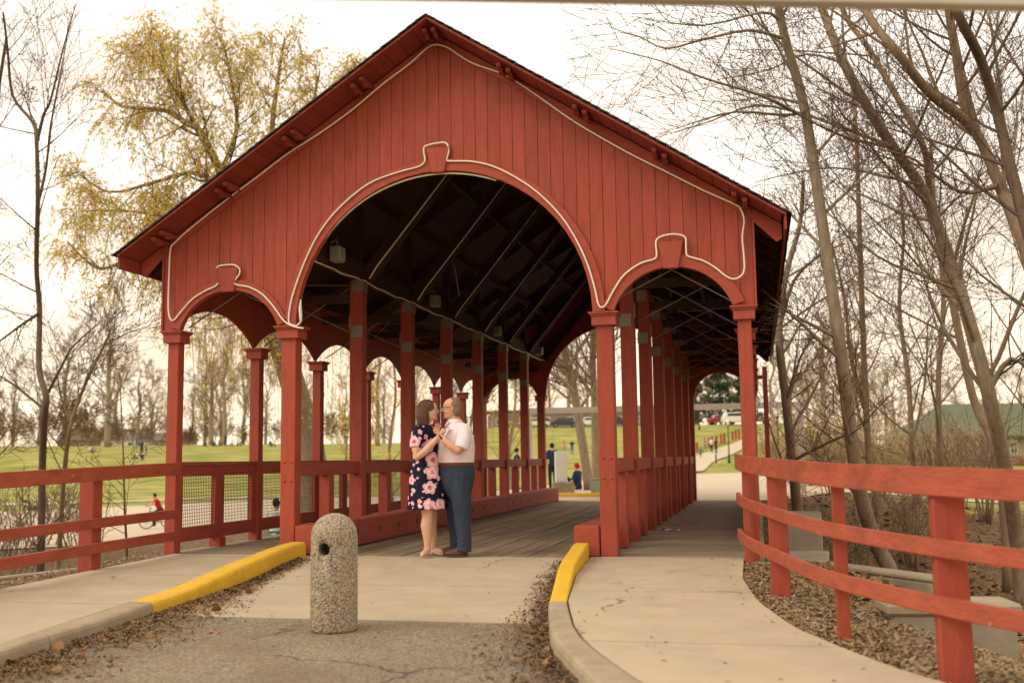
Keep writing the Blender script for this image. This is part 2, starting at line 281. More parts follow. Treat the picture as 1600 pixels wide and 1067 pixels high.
    def build(s, name, mt, parent=None, smooth=False, remesh=0, bevel=0, smod=0):
        me = bpy.data.meshes.new(name); me.from_pydata(s.v, [], s.f)
        mts = mt if isinstance(mt, (list, tuple)) else [mt]
        for q in mts: me.materials.append(M[q])
        if smooth or remesh: me.polygons.foreach_set('use_smooth', [True] * len(me.polygons))
        o = bpy.data.objects.new(name, me); COL.objects.link(o)
        if parent: o.parent = parent
        if remesh:
            r = o.modifiers.new('remesh', 'REMESH'); r.mode = 'VOXEL'; r.voxel_size = remesh; r.use_smooth_shade = True
            if smod: q = o.modifiers.new('smooth', 'SMOOTH'); q.iterations = smod; q.factor = .5
        if bevel: q = o.modifiers.new('bevel', 'BEVEL'); q.width = bevel; q.segments = 1; q.limit_method = 'ANGLE'
        return o
def tag(o, label=None, cat=None, group=None, kind=None):
    for k, v in (('label', label), ('category', cat), ('group', group), ('kind', kind)):
        if v: o[k] = v
    return o
def empty(name, loc=(0, 0, 0), rz=0):
    o = bpy.data.objects.new(name, None); COL.objects.link(o); o.location = loc; o.rotation_euler.z = rz; o.empty_display_size = .2; return o
def copy_tree(o, parent=None):
    c = o.copy(); COL.objects.link(c); c.parent = parent
    for ch in list(o.children): copy_tree(ch, c)
    return c
def structure(o): o['kind'] = 'structure'; return o
# ------------------------------------------------------------------ terrain
def smooth_pts(P, n=4):
    out = []
    for i in range(len(P) - 1):
        p0, p1, p2, p3 = P[max(i - 1, 0)], P[i], P[i + 1], P[min(i + 2, len(P) - 1)]
        for k in range(n):
            t = k / n; out.append(.5 * ((2 * p1) + (p2 - p0) * t + (2 * p0 - 5 * p1 + 4 * p2 - p3) * t * t + (3 * p1 - p0 - 3 * p2 + p3) * t ** 3))
    return out + [P[-1]]
def G(y): return .02 * min(y, 0.)
def road_z(y): return G(y) - .012 - .098 * ss(0, 2.2, -y)
R_EDGE = [(3.33, .4), (3.34, -1.64), (3.48, -2.99), (3.72, -4.12), (3.97, -4.75), (4.21, -5.29), (4.39, -5.59), (4.95, -6.4), (5.9, -7.5), (7.6, -9.2), (10, -11.5), (13, -15)]
L_EDGE = [(-3.34, .4), (-3.37, -1.6), (-3.37, -3.0), (-3.3, -5), (-3.3, -15)]
def interp(tab, y):
    for (x0, y0), (x1, y1) in zip(tab, tab[1:]):
        if y >= y1: return lerp(x0, x1, max(0, min(1, (y0 - y) / (y0 - y1))))
    return tab[-1][0]
def h(x, y):
    dx, dy = x - CAM.x, y - CAM.y; r = math.hypot(dx, dy); th = math.degrees(math.atan2(dx, dy))
    zl = ss(-3, -13, x)
    base = lerp(-.95 + .6 * ss(14, 42, y), -1.1, zl * (1 - ss(60, 100, y)))
    wc = ss(12.2, 15.0, y) * (1 - ss(5, 13, abs(x)))
    base = lerp(base, -.05 - .3 * ss(18, 50, y), wc)
    base = min(base, lerp(base, -1.5, ss(1., 4, y) * (1 - ss(10.5, 13.5, y)) * (1 - ss(6, 16, abs(x)))))
    xl, xr = interp(L_EDGE, y), interp(R_EDGE, y)
    d = max(xl - x, x - xr, 0); e = min(x - xl, xr - x)
    wn = (1 - ss(.2, 2.2, y)) * (1 - ss(.35, 3.6, d))
    tgt = G(y) - .05 - .32 * ss(.12, .5, e)
    base = lerp(base, tgt, wn)
    al = 1 - ss(-19, -14, th); ac = ss(-19, -14, th) * (1 - ss(1.5, 6, th))
    base += al * 4.4 * ss(72, 185, r) + ac * 6.4 * ss(102, 172, r) + (1 - al - ac) * 1.5 * ss(130, 220, r) + 5 * ss(260, 600, r)
    if r > 14: base += .12 * noise.noise(Vector((x * .07, y * .07, 0))) * ss(14, 40, r) * (1 if y > 17 or abs(x) > 9 else 0)
    return base
def onT(px, py, dmin=14, dmax=500):
    d = ray(px, py); t = dmin
    while t < dmax:
        p = CAM + d * t
        if p.z < h(p.x, p.y): break
        t += .25
    p = CAM + d * t; return Vector((p.x, p.y, h(p.x, p.y)))
def lines(a, b, core, n_out, far):
    st = core; L0 = []; x = a
    while x <= b + 1e-6: L0.append(x); x += st
    s2 = st; hi = L0[-1]; lo = L0[0]; up = []; dn = []
    while hi < far: s2 *= 1.06; hi += s2; lo -= s2; up.append(hi); dn.append(lo)
    return dn[::-1] + L0 + up
xs = lines(-9, 9.5, .3, 0, 900); ys = lines(-13, 17, .3, 0, 900)
tb = MB(); tb.strip([[(x, y, h(x, y)) for x in xs] for y in ys])
ter = structure(tb.build('ground', 'ground', smooth=True))
at = ter.data.attributes.new('grass', 'FLOAT', 'POINT'); vals = []
for v in tb.v:
    dx, dy = v.x - CAM.x, v.y - CAM.y; r = math.hypot(dx, dy); th = math.degrees(math.atan2(dx, dy))
    g = ss(40, 52, r) if th < -14 else (ss(70, 85, r) if th < 4 else ss(56, 66, r))
    g = max(g, .55 * ss(20, 30, r)) if th > 4 else g
    vals.append(g)
at.data.foreach_set('value', vals)
# paved plaza beyond the creek, laid on the ground
def sheet(name, mt, rows, lift): return structure(MB().strip([[(x, y, h(x, y) + lift) for x, y in r] for r in rows]).build(name, mt, smooth=True))
def polar(r, th): t = math.radians(th); return (CAM.x + r * math.sin(t), CAM.y + r * math.cos(t))
PL = [(-62, 33, 52), (-45, 31, 56), (-30, 31, 60), (-20, 33, 64), (-14, 29, 66), (-9, 27.4, 78), (-5, 26.98, 84), (-1.5, 26.9, 88), (0, 26.95, 88), (2.5, 29, 84), (6, 36, 78), (12, 40, 74), (30, 44, 70), (50, 46, 70)]
def plrow(t):
    for (t0, a0, b0), (t1, a1, b1) in zip(PL, PL[1:]):
        if t <= t1: k = (t - t0) / (t1 - t0); return lerp(a0, a1, k), lerp(b0, b1, k)
rows = []
for i in range(113):
    t = -62 + i; a, b = plrow(min(t, 50)); rows.append([polar(a + (b - a) * (k / 26) ** 1.3, t) for k in range(27)])
sheet('plaza', 'plaza', rows, .03)
sheet('path', 'plaza', [[polar(rr, t) for rr in (66.5, 67.7, 69)] for t in range(-60, -15)], .04)
pa = [onT(1080, 716), onT(1110, 706), onT(1140, 696), onT(1172, 684), onT(1230, 672)]; pb = [onT(1080, 741), onT(1110, 727), onT(1140, 713), onT(1172, 699), onT(1230, 684)]
pa, pb = smooth_pts([p.xy.to_3d() for p in pa], 8), smooth_pts([p.xy.to_3d() for p in pb], 8)
sheet('uphill_path', 'plaza', [[(lerp(a.x, b.x, k / 14), lerp(a.y, b.y, k / 14)) for k in range(15)] for a, b in zip(pa, pb)], .12)
# ------------------------------------------------------------------ road, apron, sidewalks, kerbs
LKF = [(-1.62, -.08), (-1.52, -1.9), (-1.41, -3.63), (-1.33, -4.4), (-1.31, -5.15), (-1.26, -5.62), (-1.2, -7), (-1.15, -14)]     # front top edge of left kerb
LKB = [(-1.80, -.08), (-1.74, -1.9), (-1.65, -3.48), (-1.55, -4.46), (-1.49, -5.15), (-1.43, -5.45), (-1.38, -7), (-1.33, -14)]
RKF = [(1.52, -.08), (1.63, -1.6), (1.85, -3.21), (2.08, -4.33), (2.2, -4.78), (2.35, -5.17), (2.48, -5.52), (2.63, -5.9), (3.1, -6.9), (4.2, -8.6), (7, -12)]
RKB = [(1.69, -.08), (1.79, -1.6), (1.99, -3.16), (2.22, -4.2), (2.34, -4.62), (2.48, -5.0), (2.66, -5.42), (2.84, -5.8), (3.3, -6.75), (4.4, -8.4), (7.2, -11.8)]
def kerb_rise(y): return .15 * ss(-3.3, -.1, y) ** .8
rows = []
for y in [-.02, -.3, -.7, -1.1, -1.6, -2.2, -3.0, -3.68]:
    rows.append([(lerp(interp(LKF, y) - .05, interp(RKF, y) + .05, k / 16), y, road_z(y)) for k in range(17)])
# apron: three cast slabs a little apart
def slab(x0f, x1f, ys_, z, mt, name, parent=None, th=.12, nx=10):
    mb = MB(); top = [[(lerp(x0f(y), x1f(y), k / nx), y, z(y)) for k in range(nx + 1)] for y in ys_]
    mb.strip([r[::-1] for r in top][::-1] if False else top)
    edge = top[0] + [r[-1] for r in top[1:]] + top[-1][::-1][1:] + [r[0] for r in top[::-1][1:]]
    i = len(mb.v); mb.v += [Vector(p) for p in edge] + [Vector((p[0], p[1], p[2] - th)) for p in edge]; n = len(edge)
    for k in range(n - 1): mb.f.append((i + k, i + k + 1, i + n + k + 1, i + n + k))
    o = mb.build(name, mt, parent); return o
def span(a, b, n): return [lerp(a, b, k / n) for k in range(n + 1)]
apron = structure(empty('apron'))
lx = lambda y: interp(LKF, y) - .04
rx = lambda y: interp(RKF, y) + .04
slab(lx, rx, span(-.012, -1.70, 8), road_z, 'concrete', 'slab', apron)
slab(lx, rx, span(-1.715, -3.55, 8), road_z, 'concrete', 'slab', apron)
rd = MB().strip([[(lerp(lx(y) - .1, rx(y) + .1, k / 20), y, road_z(y) - .006) for k in range(21)] for y in [-3.552, -3.8, -4.2, -4.8, -5.5, -6.5, -8, -10, -12, -15]])
structure(rd.build('road', 'asphalt'))
# sidewalk slabs
lsw = structure(empty('sidewalk_left')); rsw = structure(empty('sidewalk_right'))
for a, b in ((-.012, -1.9), (-1.914, -3.7), (-3.714, -5.4), (-5.414, -8), (-8.007, -14)):
    slab(lambda y: interp(L_EDGE, y), lambda y: interp(LKB, y) - .006, span(a, b, 6), G, 'concrete', 'slab', lsw, .3)
for a, b in ((-.012, -2.55), (-2.564, -4.75), (-4.764, -6.3), (-6.314, -8.5), (-8.506, -12)):
    # joints fan out slightly with the bend
    slab(lambda y: interp(RKB, y) + .012, lambda y: interp(R_EDGE, y + .0), span(a, b, 8), G, 'concrete', 'slab', rsw, .3, 14)
def kerb_piece(F, B, y0, y1, mt, name, parent, n=10):
    mb = MB(); rows = []
    for k in range(n + 1):
        y = lerp(y0, y1, k / n); f, b = interp(F, y), interp(B, y); z = G(y) + .004 + kerb_rise(y); s = 1 if b > f else -1
        wob = .006 * noise.noise(Vector((y * 3, f, 2)))
        rows.append([(b, y, G(y) - .2), (b, y, z - .012), (b - s * .012, y, z + wob), (f + s * .035, y, z + wob), (f + s * .01, y, z - .012 + wob), (f, y, z - .035), (f - s * .012, y, G(y) - .25)])
    mb.strip(rows); i = len(mb.v)
    for r in (rows[0], rows[-1]): mb.f.append(tuple(range(len(mb.v), len(mb.v) + len(r)))); mb.v += [Vector(p) for p in r]
    return mb.build(name, mt, parent)
lk = structure(empty('kerb_left')); rk = structure(empty('kerb_right'))
kerb_piece(LKF, LKB, -.09, -1.95, 'yellow', 'kerb_stone', lk); kerb_piece(LKF, LKB, -1.957, -3.6, 'yellow', 'kerb_stone', lk)
kerb_piece(LKF, LKB, -3.607, -5.05, 'kerb', 'kerb_stone', lk); kerb_piece(LKF, LKB, -5.06, -7.5, 'kerb', 'kerb_stone', lk); kerb_piece(LKF, LKB, -7.51, -13.5, 'kerb', 'kerb_stone', lk)
kerb_piece(RKF, RKB, -.09, -3.2, 'yellow', 'kerb_stone', rk, 16); kerb_piece(RKF, RKB, -3.207, -5.05, 'kerb', 'kerb_stone', rk, 14); kerb_piece(RKF, RKB, -5.06, -6.8, 'kerb', 'kerb_stone', rk, 14); kerb_piece(RKF, RKB, -6.81, -11, 'kerb', 'kerb_stone', rk, 14)
# ------------------------------------------------------------------ covered bridge
WO, WI, BAY, NB = 3.43, 1.90, 2.175, 7
LEN = BAY * NB
SP = 2.69                                  # springing height
def zt(x): return 6.155 - .655 * abs(x)     # top of roof
def zu(x): return 6.095 - .655 * abs(x)     # underside of sheathing
br = tag(empty('covered_bridge', (0, 7.6, 0)), 'red wooden covered bridge with arched gable front and dark shingle roof', 'bridge')
INV = Matrix.Translation((0, -7.6, 0))
def bp(mb, name, mt, parent=None, **k):
    o = mb.build(name, mt, None, **k); par = parent or br; o.parent = par
    if par is br: o.matrix_parent_inverse = INV
    return o
def main_arch(x, a=1.79, rise=1.745):
    if abs(x) >= a: return None
    R = (a * a + rise * rise) / (2 * rise); return SP + rise - R + math.sqrt(max(R * R - x * x, 0))
def side_arch(x, a=.655, rise=.465, c=2.668):
    t = abs(x) - c
    if abs(t) >= a: return None
    R = (a * a + rise * rise) / (2 * rise); return SP + rise - R + math.sqrt(max(R * R - t * t, 0))
def opening(x):
    v = main_arch(x)
    return v if v is not None else (side_arch(x) or SP)
def gable_boards(y, parent, mt='red', gap=.004):
    edges = [-1.79, 1.79, -2.013, 2.013, -3.323, 3.323]
    n = 48; w0 = 7.1 / n; rng = random.Random(3)
    for i in range(n):
        x0 = -3.55 + i * w0 + gap; x1 = x0 + w0 - 2 * gap
        xsmp = sorted(set([x0, x1] + [lerp(x0, x1, k / 5) for k in range(6)] + [e for e in edges if x0 < e < x1] + ([0.] if x0 < 0 < x1 else [])))
        bot = []
        for x in xsmp:
            o1 = opening(x - 1e-4); o2 = opening(x + 1e-4)
            bot.append((x, o1)); 
            if abs(o1 - o2) > .02: bot.append((x, o2))
        top = [(x, zu(x) - .015) for x in xsmp]
        dy = rng.uniform(0, .006)
        poly = [(x, y - dy, z) for x, z in bot] + [(x, y - dy, z) for x, z in reversed(top)]
        bp(MB().prism(poly, None, (0, .028, 0)), 'board', mt, parent)
def gable(y, s, name):     # s = -1 front (faces -Y), +1 rear
    fr = MB()
    # frieze boards along the rake, at the head of the boarding
    yo = y + s * .034
    for sx in (-1, 1):
        a = [(0, yo, zu(0) - .012), (sx * 3.55, yo, zu(3.55) - .012), (sx * 3.55, yo, zu(3.55) - .125), (0, yo, zu(0) - .135)]
        fr.prism(a, None, (0, s * .022, 0))
        c = [(sx * 3.555, yo, zu(3.555) - .012), (sx * 3.86, yo, zu(3.86) - .012), (sx * 3.86, yo, zu(3.86) - .17), (sx * 3.80, yo, zu(3.86) - .20), (sx * 3.555, yo, zu(3.555) - .15)]
        fr.prism(c, None, (0, s * .022, 0))
    g = bp(fr, name, 'red_x')
    gable_boards(y + (s * .03 if s < 0 else .002), g, gap=.0026 if s < 0 else .0002)
    # corner boards
    for sx in (-1, 1): bp(MB().box((sx * 3.562, y + s * .012, (SP + zu(3.56)) / 2 - .02), (.022, .085, zu(3.56) - SP - .05)), 'corner_board', 'red', g)
    return g
fg = gable(0, -1, 'front_gable'); rg = gable(LEN, 1, 'rear_gable')
def arch_trim(y, fn, x0, x1, wdt, s, n=28):
    mb = MB(); cx = (x0 + x1) / 2; pts = []
    hw = (x1 - x0) / 2; rise = fn(cx) - SP; R = (hw * hw + rise * rise) / (2 * rise); cz = SP + rise - R; a0 = math.acos(max(-1, min(1, hw / R)))
    if SP < cz: a0 = -a0
    inn = []; out = []
    for k in range(n + 1):
        a = lerp(math.asin((SP + .004 - cz) / R), PI - math.asin((SP + .004 - cz) / R), k / n)
        inn.append((cx + R * math.cos(a), cz + R * math.sin(a))); q = (cx + (R + wdt) * math.cos(a), max(cz + (R + wdt) * math.sin(a), SP + .004)); out.append(q)
    ya, yb = y, y + s * .032
    i = 0; rows = []
    for (ix, iz), (ox, oz) in zip(inn, out): rows.append([(ix, ya + .06 * -s, iz), (ix, yb, iz), (ox, yb, oz), (ox, ya, oz)])
    mb.strip(rows); return mb
for (y, s, g) in ((-.032, -1, fg), (LEN + .032, 1, rg)):
    for fn, a, b, wd in ((main_arch, -1.785, 1.785, .14), (side_arch, -3.318, -2.018, .13), (side_arch, 2.018, 3.318, .13)):
        bp(arch_trim(y, fn, a, b, wd, s), 'arch_trim', 'red_x')
        cx = (a + b) / 2; z0 = fn(cx) - .025; kh = .30
        poly = [(cx - .08, y, z0), (cx + .08, y, z0), (cx + .14, y, z0 + kh), (cx - .14, y, z0 + kh)]
        bp(MB().prism(poly if s < 0 else poly, None, (0, s * .06, 0)), 'keystone', 'red', bevel=.006)
def column(x, y, wdt, top, cap, parent=None, bolts=False, mt='red'):
    o = bp(MB().box((x, y + wdt / 2, top / 2 - .03), (wdt, wdt, top + .06)), 'column', mt, bevel=.008)
    if cap:
        c = MB(); cy = y + wdt / 2
        c.box((x, cy, SP - .095), (wdt + .085, wdt + .085, .105)).box((x, cy, SP - .030), (wdt + .115, wdt + .115, .022)).box((x, cy, SP - .0095), (wdt + .15, wdt + .15, .019))
        bp(c, 'capital', mt, o)
    if bolts:
        for z in (1.07, .85):
            for dx in (-.043, .043):
                b = MB().ell((x + dx, y - .002, z), (.017, .012, .017), 8, 5); bp(b, 'bolt', mt, o, smooth=True)
    return o
for n in range(NB + 1):
    y = n * BAY if n < NB else LEN - .18
    for sx in (-1, 1):
        end = n in (0, NB)
        column(sx * WI, y, .185, SP if end else 3.60, end, bolts=(n == 0))
        column(sx * WO, y, .145, SP, True)
# side arcades: a boarded spandrel with a low arch over each bay
for sx in (-1, 1):
    for n in range(NB):
        y0 = n * BAY + .002; y1 = (n + 1) * BAY - .002; hw = (y1 - y0) / 2; c = (y0 + y1) / 2; rise = .37; R = (hw * hw + rise * rise) / (2 * rise)
        bot = [(c + hw * math.cos(PI - PI * k / 16), 0) for k in range(17)]
        bot = [(yy, SP + rise - R + math.sqrt(max(R * R - (yy - c) ** 2, 0))) for yy, _ in bot]
        poly = [(sx * (WO + .04), yy, zz) for yy, zz in bot] + [(sx * (WO + .04), y1 + .15, zu(WO + .04) - .02), (sx * (WO + .04), y0 - .15, zu(WO + .04) - .02)]
        poly = [(sx * (WO + .04), y0, SP)] + poly[1:16] + [(sx * (WO + .04), y1, SP), (sx * (WO + .04), y1, zu(WO + .04) - .02), (sx * (WO + .04), y0, zu(WO + .04) - .02)]
        bp(MB().prism(poly, None, (-sx * .03, 0, 0)), 'spandrel', 'dark_wood' if False else 'red')
    # wall plate above
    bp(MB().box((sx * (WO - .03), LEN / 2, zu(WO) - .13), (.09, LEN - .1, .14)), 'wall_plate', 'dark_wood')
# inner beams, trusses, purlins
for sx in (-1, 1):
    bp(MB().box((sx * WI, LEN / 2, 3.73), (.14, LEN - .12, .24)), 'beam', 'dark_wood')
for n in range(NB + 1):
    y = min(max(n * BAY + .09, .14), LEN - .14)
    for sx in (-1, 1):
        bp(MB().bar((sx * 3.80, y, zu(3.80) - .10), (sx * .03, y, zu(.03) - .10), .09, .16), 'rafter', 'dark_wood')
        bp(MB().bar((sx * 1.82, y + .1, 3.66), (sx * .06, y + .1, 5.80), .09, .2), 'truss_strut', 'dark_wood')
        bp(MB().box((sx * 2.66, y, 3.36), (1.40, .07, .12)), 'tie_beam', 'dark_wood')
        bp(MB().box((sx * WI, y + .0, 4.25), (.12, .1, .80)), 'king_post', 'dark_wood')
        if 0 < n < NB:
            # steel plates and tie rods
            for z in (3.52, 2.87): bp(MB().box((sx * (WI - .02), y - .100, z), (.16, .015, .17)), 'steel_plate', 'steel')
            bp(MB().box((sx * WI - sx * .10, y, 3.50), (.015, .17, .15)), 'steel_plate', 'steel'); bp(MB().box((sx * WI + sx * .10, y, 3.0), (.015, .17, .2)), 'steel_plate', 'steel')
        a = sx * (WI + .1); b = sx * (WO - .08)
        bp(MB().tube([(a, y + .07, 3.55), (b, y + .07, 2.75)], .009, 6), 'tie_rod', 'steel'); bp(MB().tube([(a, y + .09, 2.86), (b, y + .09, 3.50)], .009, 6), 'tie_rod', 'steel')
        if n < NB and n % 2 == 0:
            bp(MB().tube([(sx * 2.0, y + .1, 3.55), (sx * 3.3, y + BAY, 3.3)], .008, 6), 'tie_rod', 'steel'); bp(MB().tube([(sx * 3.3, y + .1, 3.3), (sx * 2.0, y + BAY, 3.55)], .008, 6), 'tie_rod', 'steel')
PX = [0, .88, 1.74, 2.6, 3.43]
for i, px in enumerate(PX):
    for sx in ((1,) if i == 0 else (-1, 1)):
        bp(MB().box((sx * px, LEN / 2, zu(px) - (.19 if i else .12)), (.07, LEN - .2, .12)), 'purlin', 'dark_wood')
        # scrolled bracket pairs under the overhang, front and rear
        for yb, s in ((-.062, -1), (LEN + .062, 1)):
            prof = [(0, -.005), (.36, -.005), (.375, -.03), (.365, -.065), (.33, -.08), (.295, -.062), (.27, -.068), (.25, -.10), (.20, -.115), (.15, -.095), (.10, -.06), (0, -.05)]
            for dx in (-.055, .055):
                xb = sx * px + dx - .026; zb = zu(abs(sx * px + dx)) - .022
                poly = [(xb, yb + s * u, zb + .75 * v) for u, v in prof]
                bp(MB().prism(poly, None, (.052, 0, 0)), 'bracket', 'soffit_red')
# roof: sheathing boards (seen from below), shingle courses, edge boards
Y0, Y1 = -.52, LEN + .52
sl = math.hypot(1, .655); nb = 22; step = 3.86 / nb
rng = random.Random(5)
for sx in (-1, 1):
    for k in range(nb):
        a = k * step + .002; b = (k + 1) * step - .004
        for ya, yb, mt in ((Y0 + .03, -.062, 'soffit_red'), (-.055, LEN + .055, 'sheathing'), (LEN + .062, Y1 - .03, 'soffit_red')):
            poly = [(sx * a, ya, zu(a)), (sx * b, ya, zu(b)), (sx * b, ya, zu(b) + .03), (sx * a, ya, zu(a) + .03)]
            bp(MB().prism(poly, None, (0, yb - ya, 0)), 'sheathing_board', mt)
    nc = 38; cs = 3.93 / nc
    for k in range(nc):
        a = k * cs; b = a + cs * 1.25; wob = rng.uniform(-.006, .006); lift = rng.uniform(0, .003)
        mb = MB(); rows = []
        nn = 40
        rows_t = []; 
        for j in range(nn + 1):
            yy = lerp(Y0 - .02 + wob, Y1 + .02 + wob, j / nn); jj = rng.uniform(-.004, .004)
            rows_t.append([(sx * a, yy, zt(a) - .022), (sx * a, yy, zt(a) + .002), (sx * (b + jj), yy, zt(b) + .008 + lift), (sx * (b + jj), yy, zt(b) - .006 + lift)])
        mb.strip(rows_t); 
        for r in (rows_t[0], rows_t[-1]): i = len(mb.v); mb.v += [Vector(p) for p in r]; mb.f.append((i, i + 1, i + 2, i + 3))
        bp(mb, 'shingle_course', 'shingle')
    for yy in (Y0, Y1):        # thin red barge strip on the rake edge
        poly = [(sx * .0, yy, zu(0) + .004), (sx * 3.9, yy, zu(3.9) + .004), (sx * 3.9, yy, zu(3.9) + .034), (sx * .0, yy, zu(0) + .034)]
        bp(MB().prism(poly, None, (0, .026 if yy < 0 else -.026, 0)), 'barge_board', 'soffit_red')
    bp(MB().box((sx * 3.892, LEN / 2, zu(3.88) - .06), (.026, Y1 - Y0 - .06, .17)), 'fascia', 'soffit_red')
    for k in range(26):        # rafter tails along the eaves
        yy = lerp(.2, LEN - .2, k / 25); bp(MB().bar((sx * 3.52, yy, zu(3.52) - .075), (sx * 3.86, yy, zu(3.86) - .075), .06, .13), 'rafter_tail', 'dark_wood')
# handrails, posts and kerb beams beside the roadway
for sx in (-1, 1):
    for n in range(NB):
        y0 = n * BAY + .187; y1 = (n + 1) * BAY - .002 if n < NB - 1 else LEN - .182
        bp(MB().box((sx * (WI + (.0)), (y0 + y1) / 2, .985), (.10, y1 - y0, .17)), 'handrail', 'red_y', bevel=.006)
        ym = (y0 + y1) / 2
        o = bp(MB().box((sx * WI, ym, .45), (.14, .17, .898)), 'post', 'red', bevel=.006)
        for yy in ((y0 * .72 + ym * .28) - .35 + .3,): pass
    # timber kerb beam in 5 lengths; thin dark plates stand in for the shade inside drain notches
    xk = sx * (WI - .245); ys2 = [-.02, 3.2, 6.4, 9.6, 12.6, LEN + .12]
    for a, b in zip(ys2, ys2[1:]):
        k = bp(MB().box((xk, (a + b) / 2, .165), (.28, b - a - .012, .33)), 'kerb_beam', 'red_y', bevel=.012)
        q = a + .5
        while q < b - .3:
            bp(MB().box((xk - sx * .1415, q, .17), (.004, .035, .075)), 'slot_shade', 'rubber', k); q += .8
# outer railings with wire mesh panels
for sx in (-1, 1):
    for n in range(NB):
        y0 = n * BAY + .147; y1 = (n + 1) * BAY - .002 if n < NB - 1 else LEN - .182
        X = sx * WO; c = (y0 + y1) / 2; l = y1 - y0
        bp(MB().box((X, c, .985), (.07, l, .15)).box((X - sx * .0, c, 1.076), (.13, l, .03)), 'top_rail', 'red_y')
        bp(MB().box((X, c, .20), (.07, l, .17)), 'bottom_rail', 'red_y')
        for yy in (y0 + .05, c - .065, c + .065, y1 - .05): bp(MB().box((X, yy, .597), (.06, .10, .622)), 'stile', 'red')
        bp(MB().box((X - sx * .01, c, .02), (.15, .16, .19)), 'foot_block', 'red')
        wm_ = MB()
        ya, yb = y0 + .10, y1 - .10; za, zb = .286, .909
        k = ya
        while k < yb:
            wm_.bar((X, k, za), (X, k, zb), .005, .005, Vector((0, 1, 0))); k += .042
        k = za
        while k < zb:
            wm_.bar((X + .005, ya, k), (X + .005, yb, k), .005, .005); k += .042
        tag(bp(wm_, 'wire_mesh', 'black_wire'), kind='stuff')
# deck
dk = bp(MB().box((0, LEN / 2, -.22), (7.0, LEN, .22)), 'deck_frame', 'dark_wood')
rng = random.Random(11); pw = (2 * WI - .8) / 20
for i in range(22):
    x = -(WI - .105) + .0 + (i + .5) * (2 * (WI - .105) / 22); wv = 2 * (WI - .105) / 22 - .012; y = .004 - rng.uniform(0, 3.0)
    while y < LEN:
        y2 = min(y + 4.2, LEN); a = max(y, .004)
        if y2 - a > .25: bp(MB().box((x, (a + y2) / 2, -.055 + rng.uniform(-.005, .004)), (wv, y2 - a - .008, .09)), 'plank', 'plank', dk)
        y += 4.2
for sx in (-1, 1):
    n = 96; st = LEN / n
    for i in range(n):
        bp(MB().box((sx * (WI + WO) / 2 + sx * .06, (i + .5) * st + .004, -.05 + rng.uniform(-.003, .003)), (WO - WI + .12, st - .01, .09)), 'plank', 'plank_x', dk)
# rope lights on the gable
ROPE = [(338, 419), (345, 415), (365, 414), (374, 420), (374, 428), (368, 437), (367, 443), (373, 446), (390, 449), (410, 460), (428, 480), (440, 497), (450, 506), (462, 511), (474, 513)]
ROPE2 = [(470, 503), (463, 509), (455, 507), (451, 500), (455, 470), (466, 435), (480, 400), (500, 362), (530, 325), (575, 288), (620, 270), (650, 262), (660, 257), (664, 250), (662, 235), (666, 228), (690, 223), (699, 226), (701, 238), (698, 250), (704, 252), (740, 253), (780, 264), (830, 293), (870, 330), (895, 365), (915, 405), (928, 445), (935, 475), (941, 480), (948, 474), (958, 455), (975, 430), (1000, 412), (1022, 405), (1026, 398), (1025, 378), (1032, 370), (1052, 366), (1070, 370), (1072, 385), (1073, 398), (1080, 402), (1100, 408), (1120, 420), (1135, 432), (1147, 436), (1158, 431), (1163, 420), (1162, 395), (1160, 370), (1163, 345), (1158, 328), (1150, 320), (1100, 298), (1040, 268), (980, 238), (900, 192), (840, 150), (790, 118), (740, 100), (715, 85), (700, 75), (683, 70), (668, 75), (640, 100), (600, 130), (550, 172), (500, 208), (450, 240), (400, 278), (350, 315), (300, 355), (272, 380), (266, 392), (264, 430), (263, 480), (266, 498), (272, 500), (282, 488), (300, 468), (320, 455), (335, 448), (341, 443)]
for R_ in (ROPE, ROPE2): bp(MB().tube(smooth_pts([onY(x, y, -.08) for x, y in R_]), .0105, 7), 'rope_light', 'rope', smooth=True)
ge = [(-1.79 * math.cos(a), -.02, SP + .02 + 1.70 * math.sin(a)) for a in [PI * k / 40 for k in range(2, 26)]]
bp(MB().tube(ge, .011, 6), 'rope_light', 'rope', smooth=True)
for n in range(1, NB):        # along the left struts, and slack between the column heads
    y = n * BAY + .05
    bp(MB().tube([(-1.72, y, 3.62), (-1.60, y, 3.80), (-.9, y, 4.64), (-.1, y, 5.62)], .0125, 6), 'rope_light', 'rope', smooth=True)
for n in range(0, NB):
    y = n * BAY; pts = [(-1.81, y + BAY * k / 8 + .06, 3.60 - .03 * math.sin(PI * k / 8) + .01 * math.sin(k * 2.1 + n)) for k in range(9)]
    bp(MB().tube(pts, .011, 6), 'rope_light', 'rope', smooth=True)
bp(MB().tube([(-1.74, 6.6, 4.6), (-1.7, 6.75, 4.1), (-1.68, 6.95, 3.9), (-1.72, 7.1, 3.95)], .011, 6), 'rope_light', 'rope', smooth=True)
pt = MB(); pt.tube([onY(470, 503, -.09), onY(470, 495, -.09), onY(469, 482, -.09), onY(470, 468, -.09)], [.012, .02, .02, .006], 8); bp(pt, 'rope_plug', 'white_paint')
for (yy) in (1.01, 5.29, 9.67, 14.06):
    f = MB().box((-1.70, yy, 3.74), (.16, .20, .2)); o = bp(f, 'light_fixture', 'fixture_tan', bevel=.02); bp(MB().tube([(-1.8, yy + .02, 3.9), (-1.72, yy + .02, 3.93), (-1.70, yy, 3.86)], .02, 6), 'fixture_arm', 'steel', o)
